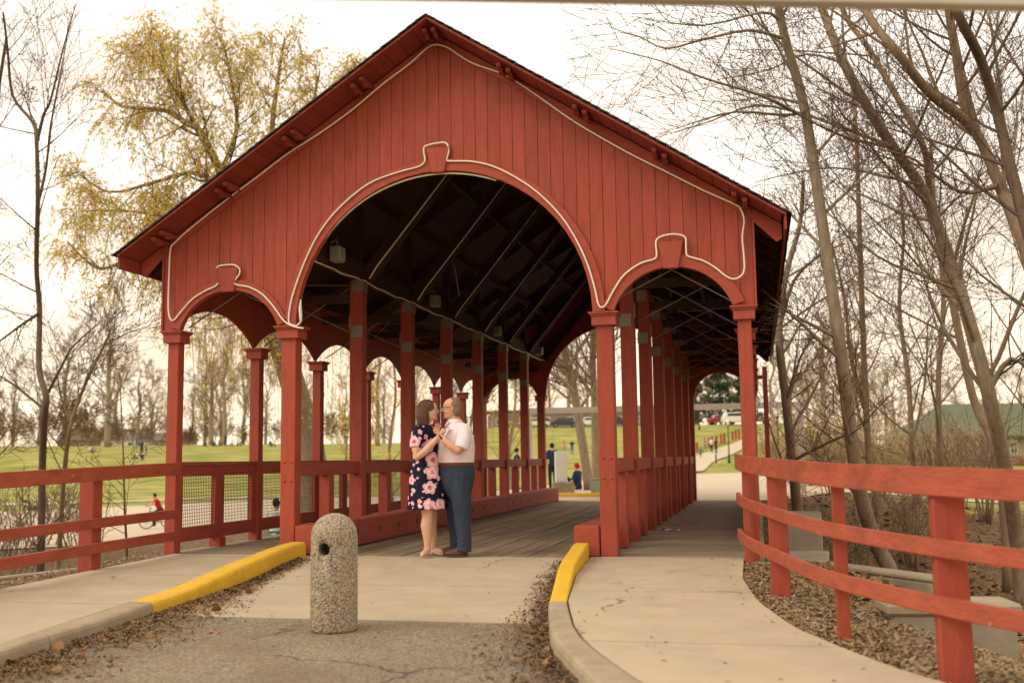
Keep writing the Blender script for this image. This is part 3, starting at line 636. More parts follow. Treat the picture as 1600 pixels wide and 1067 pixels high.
# ------------------------------------------------------------------ fences
def rail_path(pts, z0, hgt, thick, name, parent, mt='red_rail'):
    # pts (x, y, ztop); a bent board on edge
    mb = MB(); rows = []
    P = [Vector(p) for p in pts]
    for i, p in enumerate(P):
        d = (P[min(i + 1, len(P) - 1)] - P[max(i - 1, 0)]); d.z = 0; d.normalize(); nrm = Vector((d.y, -d.x, 0)) * thick / 2
        rows.append([p + nrm, p - nrm, p - nrm - Vector((0, 0, hgt)), p + nrm - Vector((0, 0, hgt)), p + nrm])
    mb.strip(rows); i = len(mb.v); mb.v += rows[0][:4] + rows[-1][:4]; mb.f += [(i, i + 1, i + 2, i + 3), (i + 7, i + 6, i + 5, i + 4)]
    o = mb.build(name, mt, None, bevel=.006); o.parent = parent; o.matrix_parent_inverse = Matrix.Translation(-parent.location); return o
def post(x, y, w_, d_, z0, z1, rz, parent):
    o = MB().box((x, y, (z0 + z1) / 2), (w_, d_, z1 - z0), None).build('post', 'red', None, bevel=.008)
    o.parent = parent; o.matrix_parent_inverse = Matrix.Translation(-parent.location); return o
rf = tag(empty('fence', (3.6, -2.5, 0)), 'curving red timber fence with three rails beside right sidewalk and mulch bed', 'fence')
RF = [(3.30, -.10), (3.335, -.7), (3.40, -1.3), (3.49, -1.9), (3.60, -2.5), (3.76, -3.4), (3.94, -4.26), (4.18, -4.95), (4.42, -5.5), (4.75, -6.1), (5.3, -6.95), (6.0, -7.9)]
def rfp(zs, n=3): return smooth_pts([Vector((x, y, zs(y))) for x, y in RF], n)
rail_path(rfp(lambda y: 1.095 + .0175 * y), 0, .155, .05, 'top_rail', rf)
rail_path(rfp(lambda y: .675 + .013 * y + .012), 0, .095, .045, 'middle_rail', rf)
rail_path(rfp(lambda y: .315 + .0 * y), 0, .10, .045, 'bottom_rail', rf)
post(3.665, -2.42, .16, .12, -.2, .93, 0, rf); post(4.03, -4.25, .085, .085, -.3, .90, 0, rf); post(4.515, -5.45, .165, .15, -.35, .87, 0, rf); post(5.45, -6.9, .2, .16, -.4, .85, 0, rf); post(3.385, -.16, .08, .14, -.1, .94, 0, rf)
lf = tag(empty('fence', (-3.4, -1.6, 0)), 'straight red timber fence with three rails along left sidewalk beside bridge', 'fence')
LF = [(-3.33, -.02), (-3.325, -1.5), (-3.26, -3.0), (-3.2, -4.5), (-3.2, -6.5)]
for zf, hh, nm in ((lambda y: 1.085 + .022 * y, .15, 'top_rail'), (lambda y: .525 + .01 * y, .105, 'middle_rail'), (lambda y: .27 + .012 * y, .11, 'bottom_rail')):
    rail_path([Vector((x, y, zf(y))) for x, y in LF], 0, hh, .05, nm, lf, 'red_rail')
for x, y in ((-3.44, -1.55), (-3.39, -3.2), (-3.33, -4.8)): post(x, y, .17, .17, -.3, .93 + .02 * y, 0, lf)
# ------------------------------------------------------------------ bollard
def bollard():
    x, y, z0 = .35, -3.99, road_z(-3.99) - .006; prof = [(.172, 0), (.178, .02), (.178, .35), (.176, .70)]
    for k in range(1, 9): a = PI / 2 * k / 8; prof.append((.176 * math.cos(a) + .0, .70 + .176 * math.sin(a)))
    mb = MB(); K = 40
    rows = [[(r * math.cos(2 * PI * q / K), r * math.sin(2 * PI * q / K), z) for q in range(K)] for r, z in prof[:-1]]
    for r in rows: mb.v += [Vector(p) for p in r]
    n = len(rows)
    for j in range(n - 1):
        for q in range(K): mb.f.append((j * K + q, j * K + (q + 1) % K, (j + 1) * K + (q + 1) % K, (j + 1) * K + q))
    mb.f.append(tuple(range(K))[::-1]); mb.v.append(Vector((0, 0, prof[-1][1]))); t = len(mb.v) - 1
    for q in range(K): mb.f.append(((n - 1) * K + q, (n - 1) * K + (q + 1) % K, t))
    o = mb.build('bollard', 'aggregate', smooth=True)
    # cast hole through the head: cut for real, cutter removed
    d = Vector((-.02 - .0, -1, 0)).normalized(); d = Vector((.12, -1, 0)).normalized(); c = Vector((-.03, 0, .615))
    cu = MB().tube([c - d * .05, c + d * .4], .047, 24).build('cutter', 'concrete_grey')
    cu2 = MB().tube([Vector((-.5, .12, -.005)), Vector((.5, -.06, -.005))], .022, 12).build('cutter2', 'concrete_grey')
    for k in (cu,): b = o.modifiers.new('cut', 'BOOLEAN'); b.object = k; b.solver = 'EXACT'; b.operation = 'DIFFERENCE'; b.material_mode = 'TRANSFER' if hasattr(b, 'material_mode') else b.material_mode
    bpy.context.view_layer.update(); dg = bpy.context.evaluated_depsgraph_get()
    me = bpy.data.meshes.new_from_object(o.evaluated_get(dg)); o.modifiers.clear(); o.data = me
    for k in (cu, cu2): bpy.data.objects.remove(k)
    o.location = (x, y, z0); tag(o, 'round-topped concrete bollard of exposed pebbles with hole, standing in the road', 'bollard')
bollard()
# ------------------------------------------------------------------ clearance beams
def clearance(a, b, z, sec, label, lean=0):
    root = tag(empty('clearance_bar', (a[0], a[1], 0)), label, 'height barrier')
    def put(mb, n, mt): o = mb.build(n, mt); o.parent = root; o.matrix_parent_inverse = Matrix.Translation(-root.location)
    put(MB().bar((a[0], a[1], z + sec / 2), (b[0], b[1], z + sec / 2), .06, sec), 'beam', 'beam_paint')
    for p in (a, b): put(MB().box((p[0], p[1], z / 2 - .3), (.14, .14, z + .6 - .006)), 'post', 'beam_paint')
    return root
clearance((-2.97, -10.08), (7.54, -6.84), 2.617, .24, 'long beige height bar spanning the road overhead before the bridge')
clearance((-3.05, 19.0), (4.7, 19.0), 2.39, .17, 'beige height bar across the road beyond the far end of the bridge')
# dark felt behind the front boarding so the joints stay dark
# ------------------------------------------------------------------ trees
def rvec(rng): 
    while True:
        v = Vector((rng.uniform(-1, 1), rng.uniform(-1, 1), rng.uniform(-1, 1)))
        if .05 < v.length < 1: return v.normalized()
def shoot(out, p, d, Ln, r, lev, rng, P):
    n = max(3, min(8, int(Ln / P['seg'][min(lev, len(P['seg']) - 1)]))); pts = [p.copy()]; rads = [r]; d = d.normalized(); tip = P.get('tip', .3)
    for i in range(n):
        d = (d + rvec(rng) * P['wig'] + Vector((0, 0, P['trop'][min(lev, len(P['trop']) - 1)]))).normalized()
        p = p + d * (Ln / n); pts.append(p); rads.append(max(r * (1 - (1 - tip) * (i + 1) / n), P['rmin']))
    out.append((pts, rads, lev)); kids(out, pts, rads, Ln, lev, rng, P)
def kids(out, pts, rads, Ln, lev, rng, P, t0=.22):
    if lev >= P['lev']: return
    nc = P['n'][lev]; n = len(pts) - 1
    for k in range(nc):
        t = t0 + (1 - t0) * (k + rng.random()) / nc; f = t * n; i = min(int(f), n - 1); q = pts[i].lerp(pts[i + 1], f - i); dd = (pts[i + 1] - pts[i]).normalized()
        ax = dd.cross(rvec(rng)); ax = ax.normalized() if ax.length > .01 else dd.orthogonal().normalized()
        ang = math.radians(rng.uniform(*P['ang'])); nd = dd * math.cos(ang) + ax * math.sin(ang)
        ln = Ln * P['ratio'] * (1.15 - .65 * t) * rng.uniform(.7, 1.25)
        if lev == 0 and 'l1' in P: ln = rng.uniform(*P['l1']) * (1.2 - .5 * t)
        shoot(out, q, nd, ln, max(lerp(rads[i], rads[i + 1], f - i) * P['rr'], P['rmin']), lev + 1, rng, P)
def leaf(mb, p, s, rng, asp=.4):
    d = rvec(rng); e = d.orthogonal().normalized() * s * asp; d = d * s; i = len(mb.v)
    mb.v += [p - d * .5, p + e * .5, p + d * .5, p - e * .5]; mb.f.append((i, i + 1, i + 2, i + 3))
def mesh_tree(name, label, out, base, bark, twig='twig', group=None, leaves=None, k0=8, cat='tree', crown='crown', cut=1):
    a, b = MB(), MB(); base = Vector(base)
    for pts, rads, lev in out:
        (a if lev <= cut else b).tube([p - base for p in pts], rads, k0 if lev == 0 else (5 if lev <= cut else 3), caps=(lev == 0))
    root = tag(empty(name, base), label, cat, group)
    a.build('trunk', bark, root, smooth=True); b.build(crown, twig, root)
    if leaves: leaves.v = [v - base for v in leaves.v]; leaves.build('foliage', leaves.mt, root)
    return root
BASE = dict(seg=[.6, .35, .25, .2], wig=.11, trop=[.05, .05, .05, .04], rmin=.0045, n=[18, 9, 8], lev=3, ang=(28, 62), ratio=.6, rr=.38, l1=(1.8, 3.8))
def path_tree(name, label, path, D, r0, r1, seed, bark='bark_grey', limbs=(), P=None, group=None, buds=0, bottom=None, dv=.5, t0=.25, leafmt=None, nleaf=0, lsize=.05):
    rng = random.Random(seed); P = dict(BASE, **(P or {})); out = []
    pts = [dist(x, y, D + dv * math.sin(i * 1.3 + seed)) for i, (x, y) in enumerate(path)]
    b = pts[0]; zb = h(b.x, b.y)
    if b.z > zb + .05: pts = [Vector((b.x + (b.x - pts[1].x) * .1, b.y, zb - .08))] + pts
    else: pts[0] = Vector((b.x, b.y, zb - .08))
    pts = smooth_pts(pts, 4); n = len(pts); rads = [lerp(r0, r1, k / (n - 1)) for k in range(n)]; rads[0] *= 1.35; rads[1] *= 1.12
    out.append((pts, rads, 0)); kids(out, pts, rads, 6, 0, rng, P, t0)
    for lp, la, lb in limbs:
        q = smooth_pts([dist(x, y, D + dv * math.sin(x * .02 + seed)) for x, y in lp], 3); rr = [lerp(la, lb, k / (len(q) - 1)) for k in range(len(q))]
        out.append((q, rr, 1)); kids(out, q, rr, 3.4, 1, rng, dict(P, n=[P['n'][0], 12, 6]), .1)
    lv = None
    if nleaf or buds:
        lv = MB(); lv.mt = leafmt or 'bud'; tw = [o for o in out if o[2] >= 2]
        for _ in range(nleaf or buds):
            o = rng.choice(tw)[0]; p = rng.choice(o); leaf(lv, p + rvec(rng) * .04, lsize * rng.uniform(.6, 1.4), rng, .55)
    return mesh_tree(name, label, out, pts[0], bark, 'twig', group, lv)
RG = 'bare trees on the bank right of the bridge'
path_tree('bare_tree', 'tall bare tree with pale trunk rising between fence and concrete walls', [(1392, 897), (1370, 850), (1342, 760), (1315, 560), (1285, 350), (1257, 170), (1222, 40), (1195, -120)], 16.5, .135, .06, 1, 'bark_grey',
    [([(1222, 60), (1170, 48), (1100, 62), (1040, 76), (1000, 58), (965, 50)], .03, .007), ([(1253, 181), (1190, 150), (1105, 124), (1030, 95), (952, 76)], .03, .006), ([(1258, 175), (1225, 180), (1150, 175), (1090, 190), (1060, 200)], .03, .006), ([(1216, 30), (1190, 20), (1100, 40), (1010, 30)], .03, .006)], dict(n=[12, 8, 7], l1=(1.2, 2.6)), buds=120, t0=.35)
path_tree('bare_tree', 'thick leaning bare tree trunk behind the fence with long low branches', [(1590, 850), (1572, 738), (1544, 612), (1513, 498), (1489, 419), (1442, 298), (1380, 208), (1324, 110), (1287, 20), (1240, -120)], 17.5, .135, .06, 2, 'bark_grey',
    [([(1392, 228), (1330, 205), (1253, 178), (1180, 165), (1110, 190), (1060, 205)], .035, .007), ([(1440, 290), (1380, 275), (1300, 262), (1220, 275), (1180, 285)], .028, .006), ([(1320, 100), (1260, 85), (1200, 110), (1120, 125)], .025, .006), ([(1500, 455), (1440, 430), (1370, 400), (1290, 330), (1250, 320)], .032, .008), ([(1544, 612), (1580, 560), (1620, 590)], .06, .03)], dict(n=[16, 9, 7]), buds=220)
path_tree('bare_tree', 'forked dark bare tree leaning over the green-roofed building', [(1668, 760), (1640, 560), (1605, 400), (1565, 298), (1523, 205), (1453, 146), (1400, 80), (1357, 25), (1300, -90)], 15.5, .11, .05, 3, 'bark',
    [([(1523, 205), (1503, 126), (1484, 28), (1475, -80)], .09, .05), ([(1560, 290), (1500, 300), (1430, 250), (1380, 235)], .04, .01)], dict(n=[12, 8, 6], l1=(1.4, 3)), buds=260, group=None)
path_tree('bare_tree', 'dark bare tree with steep trunk tangled with vines and orange buds', [(1690, 700), (1640, 480), (1588, 298), (1560, 183), (1532, 93), (1498, 25), (1460, -80)], 14.5, .10, .055, 4, 'bark_dark', [], dict(n=[12, 8, 6], l1=(1.2, 2.8)), buds=260)
path_tree('bare_tree', 'slender leaning bare tree whose stem curves up beside thick trunk', [(1560, 720), (1520, 620), (1480, 430), (1453, 298), (1445, 236), (1411, 169), (1357, 76), (1321, 25), (1290, -60)], 20, .085, .045, 5, 'bark', [], dict(n=[18, 9, 7]), buds=120)
path_tree('bare_tree', 'upright twin bare trunk behind top rail near the middle fence post', [(1372, 800), (1358, 714), (1350, 560), (1343, 360), (1338, 220), (1330, 120)], 23, .095, .035, 6, 'bark', [([(1352, 640), (1330, 560), (1320, 470), (1300, 380)], .06, .02)], dict(n=[18, 9, 7]))
path_tree('bare_tree', 'bare tree with grey forked trunk close to bridge eave on right', [(1246, 800), (1240, 740), (1229, 635), (1217, 517), (1228, 430), (1250, 350), (1255, 280)], 24, .14, .04, 8, 'bark_grey', [([(1217, 517), (1240, 440), (1280, 400), (1320, 380)], .06, .015), ([(1230, 640), (1250, 560), (1290, 500)], .05, .01)], dict(n=[16, 9, 7]))
path_tree('bare_tree', 'thin bare tree standing in leaf litter before green-roofed building', [(1480, 830), (1470, 726), (1466, 600), (1474, 470), (1462, 340), (1455, 220)], 24, .09, .025, 9, 'bark', [], dict(n=[20, 9, 7]))
path_tree('bare_tree', 'thin bare double-stemmed tree before the long green roof edge', [(1440, 830), (1426, 720), (1420, 600), (1405, 480), (1412, 360), (1400, 240)], 27, .09, .025, 10, 'bark', [([(1424, 700), (1445, 600), (1450, 500)], .04, .015)], dict(n=[20, 9, 7]))
path_tree('bare_tree', 'pale thin bare tree seen past the far right fence rail', [(1640, 800), (1622, 560), (1600, 380), (1575, 250), (1560, 120), (1545, 20)], 26, .1, .03, 11, 'bark_grey', [([(1600, 120), (1560, 60), (1530, 20)], .04, .02)], dict(n=[22, 9, 7], l1=(2, 4.5)), buds=80)
LG = None
path_tree('bare_tree', 'tall dark bare tree forking high behind the left fence', [(64, 868), (66, 737), (69, 656), (72, 619), (61, 575), (62, 484), (57, 417), (59, 315), (57, 220), (50, 190), (20, 150), (12, 79), (5, 20)], 22, .085, .02, 20, 'bark_dark',
    [([(57, 225), (68, 180), (79, 157), (98, 79), (118, 8)], .04, .01), ([(59, 320), (72, 262), (79, 197), (94, 118), (105, 60)], .035, .008), ([(72, 619), (95, 575), (115, 540), (160, 500)], .035, .01), ([(60, 490), (30, 510), (-10, 540)], .04, .015), ([(70, 640), (20, 600), (-15, 580)], .03, .012)], dict(n=[12, 7, 5], l1=(.9, 2.2)), t0=.45)
path_tree('bare_tree', 'bare tree with curved brown stem behind the left fence', [(92, 862), (100, 740), (111, 663), (135, 596), (165, 535), (172, 515)], 23, .065, .02, 21, 'bark', [([(111, 663), (95, 620), (88, 570)], .03, .01), ([(165, 540), (200, 520), (250, 505)], .02, .006)], dict(n=[12, 7, 5], l1=(.8, 2.2)))
path_tree('sapling', 'slim straight bare sapling behind left fence near boy on bicycle', [(198, 868), (195, 800), (193, 720), (190, 650), (187, 585)], 20, .028, .008, 22, 'bark_dark', [], dict(n=[14, 5, 3], l1=(.6, 1.4)))
path_tree('bare_tree', 'bare tree leaning in from beyond left end of fence', [(-60, 860), (-40, 640), (-25, 400), (-10, 200), (10, 60)], 24, .1, .03, 23, 'bark_dark', [], dict(n=[18, 7, 5], l1=(1, 2.6)))
path_tree('bare_tree', 'pale leaning tree trunk seen through the main arch beside the white cabinet', [(922, 780), (907, 672), (896, 605), (885, 560), (870, 470), (850, 380)], 36, .16, .12, 24, 'bark_grey', [([(898, 615), (875, 590), (850, 575)], .09, .05), ([(890, 570), (915, 530), (940, 500)], .07, .04)], dict(n=[18, 9, 7], l1=(2.5, 5)))
path_tree('bare_tree', 'second grey trunk through the main arch next to leaning one', [(932, 776), (929, 627), (926, 560), (930, 470), (925, 380)], 38, .15, .10, 25, 'bark_grey', [([(929, 620), (905, 590), (890, 585)], .08, .04)], dict(n=[18, 9, 7], l1=(2.5, 5)))
# fresh yellow-green trees beyond the left arcade
for i, (px, D, sd, lb) in enumerate(((612, 40, 31, 'young tree with sparse yellow-green leaves behind third left arch'), (735, 48, 32, 'leafy light green small tree beyond bridge behind the couple'), (800, 52, 33, 'pale green budding tree beyond the far left columns'), (545, 62, 34, 'thin willow-green tree far beyond the left arches'))):
    path_tree('young_tree', lb, [(px, 775), (px - 4, 700), (px + 6, 620), (px + 2, 540), (px + 8, 470)], D, .09, .03, sd, 'bark', [], dict(n=[18, 7, 4], l1=(1.5, 3.4)), nleaf=2600, leafmt='willow_leaf' if i != 1 else 'green_leaf', lsize=.08, t0=.1)
def willow():
    rng = random.Random(41); D = 31; out = []; J = lambda P_, o: [dist(x, y, D + o * math.sin(x * .013 + o)) for x, y in P_]
    tr = J([(492, 800), (487, 715), (470, 640), (448, 570), (432, 520), (420, 450), (408, 380)], .5); b = tr[0]; tr[0] = Vector((b.x, b.y, h(b.x, b.y) - .1))
    tp = smooth_pts(tr, 4); out.append((tp, [lerp(.46, .27, k / (len(tp) - 1)) for k in range(len(tp))], 0))
    limbs = [([(410, 390), (385, 330), (345, 268), (312, 205), (290, 192), (255, 172), (190, 166), (160, 140)], .17, .03), ([(408, 385), (425, 300), (425, 200), (435, 120), (445, 60)], .16, .03), ([(425, 470), (330, 425), (250, 385), (190, 410), (150, 418), (105, 378)], .13, .025), ([(408, 385), (450, 300), (480, 200), (500, 110)], .13, .025),
             ([(385, 330), (340, 290), (300, 270), (240, 285), (170, 300), (120, 270)], .10, .02), ([(400, 380), (330, 345), (270, 340), (200, 330), (130, 330)], .10, .02), ([(425, 480), (520, 440), (580, 460), (620, 480)], .11, .03), ([(345, 268), (370, 200), (360, 120), (350, 70)], .08, .02), ([(312, 205), (260, 120), (230, 80)], .06, .015), ([(430, 520), (370, 500), (310, 470), (260, 440)], .1, .03), ([(470, 260), (520, 180), (560, 130)], .06, .015)]
    anchors = []
    for i, (lp, a, c) in enumerate(limbs):
        q = smooth_pts(J(lp, 1.2 + .9 * math.sin(i * 2.4)), 4); rr = [lerp(a, c, k / (len(q) - 1)) for k in range(len(q))]; out.append((q, rr, 1)); tmp = []
        kids(tmp, q, rr, 3.2, 1, rng, dict(BASE, n=[0, 18, 7, 0], lev=3, rmin=.006, trop=[.05, .09, .06, .0], ang=(30, 75), ratio=.55), .12); out += tmp
        for o in tmp: anchors += o[0][1:]
    lv = MB(); lv.mt = 'willow_leaf'; st = []
    for _ in range(5200):
        p = rng.choice(anchors).copy(); L_ = rng.uniform(.4, 1.35); d = (rvec(rng) + Vector((0, 0, .5))).normalized(); pts = [p.copy()]; n = 5
        for k in range(n): d = (d + Vector((-.05, 0, -.46))).normalized(); p = p + d * L_ / n; pts.append(p)
        out.append((pts, [.004] * (n + 1), 3))
        for k in range(11): f = rng.random() * n; i = int(f); q = pts[i].lerp(pts[i + 1], f - i); leaf(lv, q + rvec(rng) * .03, rng.uniform(.06, .13), rng, .32)
    for _ in range(110):       # long hanging withes seen through the arches
        px = rng.uniform(300, 575); p = dist(px, rng.uniform(430, 500), D + rng.uniform(-1.5, 1.5)); L_ = rng.uniform(1.5, 4.3); pts = [p + Vector((.05 * math.sin(k + px), 0, -L_ * k / 7)) for k in range(8)]; out.append((pts, [.004] * 8, 3))
        for k in range(int(L_ * 14)): f = rng.random() * 7; i = min(int(f), 6); q = pts[i].lerp(pts[i + 1], f - i); leaf(lv, q + rvec(rng) * .03, rng.uniform(.05, .10), rng, .3)
    mesh_tree('willow_tree', 'large willow with yellow-green spring foliage and thick trunk left of the bridge', out, tr[0], 'bark_grey', 'twig', None, lv, 10)
willow()
def proto_tree(seed, H, bark, group, label, P=None, nleaf=0, mt='twig_haze_tan', lmt='shrub_leaf'):
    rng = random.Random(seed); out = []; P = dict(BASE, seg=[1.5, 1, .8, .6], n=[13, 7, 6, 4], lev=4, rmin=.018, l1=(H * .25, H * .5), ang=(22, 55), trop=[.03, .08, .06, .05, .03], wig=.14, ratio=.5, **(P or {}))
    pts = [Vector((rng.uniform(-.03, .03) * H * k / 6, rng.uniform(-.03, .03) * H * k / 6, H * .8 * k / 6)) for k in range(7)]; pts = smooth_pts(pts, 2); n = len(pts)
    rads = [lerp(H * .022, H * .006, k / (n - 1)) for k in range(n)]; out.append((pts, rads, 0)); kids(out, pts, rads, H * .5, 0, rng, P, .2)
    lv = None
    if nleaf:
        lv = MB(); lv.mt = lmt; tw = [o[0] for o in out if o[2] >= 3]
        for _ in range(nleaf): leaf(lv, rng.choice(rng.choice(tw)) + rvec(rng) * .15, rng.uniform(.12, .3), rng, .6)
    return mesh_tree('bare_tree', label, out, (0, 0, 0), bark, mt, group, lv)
def place(o, px, py, D, s=1, rz=0, label=None):
    p = dist(px, py, D); o.location = (p.x, p.y, h(p.x, p.y) - .1); o.scale = (s, s, s); o.rotation_euler.z = rz
    if label: o['label'] = label
    return o
FG = 'bare trees along the far edge of the park'
protos = [proto_tree(60 + i, 17, 'bark_grey', FG, 'bare spreading tree in the far row behind the grassy hill') for i in range(3)]
rng = random.Random(77); used = set()
spots = [(168, 150), (100, 165), (330, 160), (395, 170), (590, 150), (60, 240), (215, 195), (20, 200), (100, 230), (265, 225), (320, 215), (345, 240), (380, 205), (415, 230), (235, 250), (300, 250), (180, 260), (455, 220), (540, 240), (600, 230), (-30, 215), (650, 225), (700, 235), (350, 190)]
spots += [(890, 200), (860, 230), (920, 215), (820, 210), (1090, 190), (1110, 215), (1140, 235)]
spots += [(1235, 95), (1265, 110), (1290, 85), (1320, 125), (1345, 100), (1365, 140), (1400, 165), (1440, 175), (1500, 170), (1560, 160), (1210, 130), (1385, 120), (1600, 180), (1640, 165)]
for i, (px, D) in enumerate(spots):
    k = i % 3; o = protos[k] if k not in used else copy_tree(protos[k]); used.add(k)
    place(o, px, 700, D, rng.uniform(.85, 1.15) * (.78 if px > 1200 else 1.18), rng.uniform(0, 6))
    if px > 1200: o['label'] = 'bare tree in the grove behind the leafy shrubs right of the bridge'; o['group'] = 'bare grove behind the right shrubs'
    elif px > 800: o['label'] = 'bare tree on the hilltop behind the parked cars'; o['group'] = 'bare trees behind the hilltop cars'
# scrub and shrubs
def shrub(seed, H, W, label, nst, nleaf, lmt, mt='twig_haze_tan', ls=.07, group=None):
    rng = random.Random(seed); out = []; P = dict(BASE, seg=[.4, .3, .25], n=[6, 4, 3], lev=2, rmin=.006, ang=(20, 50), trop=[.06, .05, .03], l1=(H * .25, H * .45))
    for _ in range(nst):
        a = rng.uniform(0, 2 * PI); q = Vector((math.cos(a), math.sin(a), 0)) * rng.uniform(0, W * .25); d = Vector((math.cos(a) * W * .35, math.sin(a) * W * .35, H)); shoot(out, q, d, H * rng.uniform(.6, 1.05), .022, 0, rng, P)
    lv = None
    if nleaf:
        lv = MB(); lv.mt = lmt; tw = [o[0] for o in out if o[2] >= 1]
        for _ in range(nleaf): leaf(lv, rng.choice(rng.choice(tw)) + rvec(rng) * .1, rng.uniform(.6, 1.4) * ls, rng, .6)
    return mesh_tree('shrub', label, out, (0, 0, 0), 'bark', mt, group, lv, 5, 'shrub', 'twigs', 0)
s1 = shrub(81, 3.0, 3.0, 'dense tan shrub with pale opening leaves beside the right lamp post', 22, 5200, 'shrub_leaf', ls=.08)
place(s1, 1268, 742, 44, 1.1)
for px, D, s, lb in ((1225, 52, 1.0, 'tan leafy shrub behind tall lamp near the bridge eave'), (1330, 50, 1.0, 'tan leafy shrub behind pale tree trunk and fence'), (1395, 60, .8, 'tan leafy shrub in front of left end of green roof'), (1470, 66, .9, 'tan leafy shrub before brick base of green-roofed building')):
    place(copy_tree(s1), px, 742, D, s, px * .1, lb)
s2 = shrub(82, 2.2, 1.6, 'bare brushy shrub growing in the leaf litter right of the fence', 10, 700, 'shrub_leaf', 'twig_haze_tan', .05, 'bare brush on the right bank')
for i, (px, py, D) in enumerate(((1330, 800, 21), (1420, 810, 22), (1470, 800, 26), (1540, 790, 24), (1300, 790, 28), (1380, 790, 30), (1500, 790, 32), (1440, 790, 36), (1250, 770, 34), (1400, 780, 40), (1480, 780, 44), (1560, 780, 40), (1350, 780, 38), (1520, 780, 50))):
    place(s2 if i == 0 else copy_tree(s2), px, py, D, .8 + .12 * (i % 4), i * 1.3)
s3 = shrub(83, 1.9, 2.2, 'bare brushy shrub on the bank behind the left fence', 12, 160, 'green_leaf', 'twig', .05, 'bare brush on the left bank')
for i, (px, D) in enumerate(((15, 22), (130, 26), (60, 29), (-20, 24))): place(s3 if i == 0 else copy_tree(s3), px, 850, D, .8 + .15 * (i % 3), i * 2.1)
s4 = shrub(84, 5, 7, 'brown thicket at the foot of the far left tree row', 26, 2500, 'chip_dark', 'twig_haze_tan', .25, 'brown thickets by the far trees')
for i, (px, D) in enumerate(((10, 150), (60, 165), (110, 160), (150, 185), (185, 200), (240, 205), (290, 210), (-40, 150), (340, 205), (390, 205), (440, 205), (530, 205), (590, 200))): place(s4 if i == 0 else copy_tree(s4), px, 700, D, .9 + .2 * (i % 3), i * 1.7)
def evergreen(px, D, H, seed, label):
    rng = random.Random(seed); p = dist(px, 700, D); root = tag(empty('evergreen_tree', (p.x, p.y, h(p.x, p.y) - .1)), label, 'tree')
    MB().tube([(0, 0, 0), (0, 0, H * .5), (.1, 0, H * .95)], [.3, .2, .05], 7).build('trunk', 'bark', root); mb = MB()
    for _ in range(3800):
        t = rng.random() ** .8; z = H * (.12 + .86 * t); R_ = H * .30 * (1 - t) ** .7 * (.75 + .35 * math.sin(z * 2.6)) + .2; a = rng.uniform(0, 2 * PI); q = R_ * rng.random() ** .5
        leaf(mb, Vector((q * math.cos(a), q * math.sin(a), z - .2 * q)), rng.uniform(.35, .8), rng, .45)
    mb.build('crown', 'evergreen', root)
evergreen(1128, 175, 14, 91, 'dark evergreen tree behind parked cars past right aisle'); evergreen(1085, 190, 13, 92, 'dark evergreen left of the red car on hilltop'); evergreen(1165, 185, 12, 93, 'dark evergreen above the white parked car')
# ------------------------------------------------------------------ loose stuff: wood chips, dry leaves
def scatter(name, label, cat, mt, pts, size, asp, flat=.35, seed=1, kind='stuff'):
    rng = random.Random(seed); mb = MB()
    for p in pts:
        s = size * rng.uniform(.5, 1.5); d = Vector((rng.uniform(-1, 1), rng.uniform(-1, 1), rng.uniform(-flat, flat))).normalized(); e = d.cross(Vector((rng.uniform(-flat, flat), rng.uniform(-flat, flat), 1))).normalized() * s * asp * rng.uniform(.5, 1.4); c = d.cross(e).normalized() * s * .12; i = len(mb.v); d = d * s
        mb.v += [p - d - e * .5, p - e + c, p + d - e * .3, p + d * .9 + e * .5 , p + e + c, p - d * .8 + e * .6]; mb.f += [(i, i + 1, i + 4, i + 5), (i + 1, i + 2, i + 3, i + 4)]
    return tag(mb.build(name, mt), label, cat, None, kind)
rng = random.Random(17)
def bed(n, side):
    out = []
    while len(out) < n:
        y = -6.6 + 7.0 * rng.random() if side > 0 else -6 + 7.2 * rng.random(); d = rng.random() ** 1.5 * 2.6 + .01
        x = interp(R_EDGE, y) + d if side > 0 else interp(L_EDGE, y) - d
        out.append(Vector((x, y, h(x, y) + rng.uniform(.003, .025))))
    return out
scatter('wood_chips', 'light wood chip mulch in the bed beside right sidewalk', 'mulch', 'chip', bed(9000, 1), .022, .3, seed=2)
scatter('bark_chips', 'dark bark mulch mixed through bed beside right sidewalk', 'mulch', 'chip_dark', bed(9000, 1), .024, .4, seed=3)
scatter('wood_chips', 'wood chip mulch along the outer edge of left sidewalk', 'mulch', 'chip', bed(5000, -1), .022, .3, seed=4)
def gutter(n, side, far=.5):
    out = []; Fk = LKF if side < 0 else RKF
    while len(out) < n:
        y = -.3 - 7.0 * rng.random() ** .8; f = interp(Fk, y); big = ss(-2.6, -4.6, y) if side > 0 else ss(-1.5, -4.2, y); d = -math.log(1 - rng.random() * .985) * lerp(.06, far * .34, big) + .008
        if noise.noise(Vector((y * 1.7, side, 0))) < rng.uniform(-.6, .4) - .1: continue
        x = f - side * d if side > 0 else f + d
        out.append(Vector((x, y, road_z(y) + rng.uniform(.0, .03) * (1 - d / (far + .1)) + .004)))
    return out
scatter('leaf_litter', 'brown crumbled leaf litter gathered against the left kerb', 'leaf litter', 'chip_dark', gutter(14000, -1, .62), .013, .5, .5, seed=5)
scatter('leaf_litter', 'brown crumbled leaf litter gathered against the right kerb', 'leaf litter', 'chip_dark', gutter(8000, 1, .42), .013, .5, .5, seed=6)
scatter('dry_leaves', 'curled tan dry leaves lying in gutter by left kerb', 'leaves', 'leaf_dry', gutter(170, -1, .6), .042, .6, .5, seed=7)
scatter('dry_leaves', 'curled tan dry leaves lying in gutter by right kerb', 'leaves', 'leaf_dry', gutter(110, 1, .5), .04, .6, .5, seed=8)
sp = []
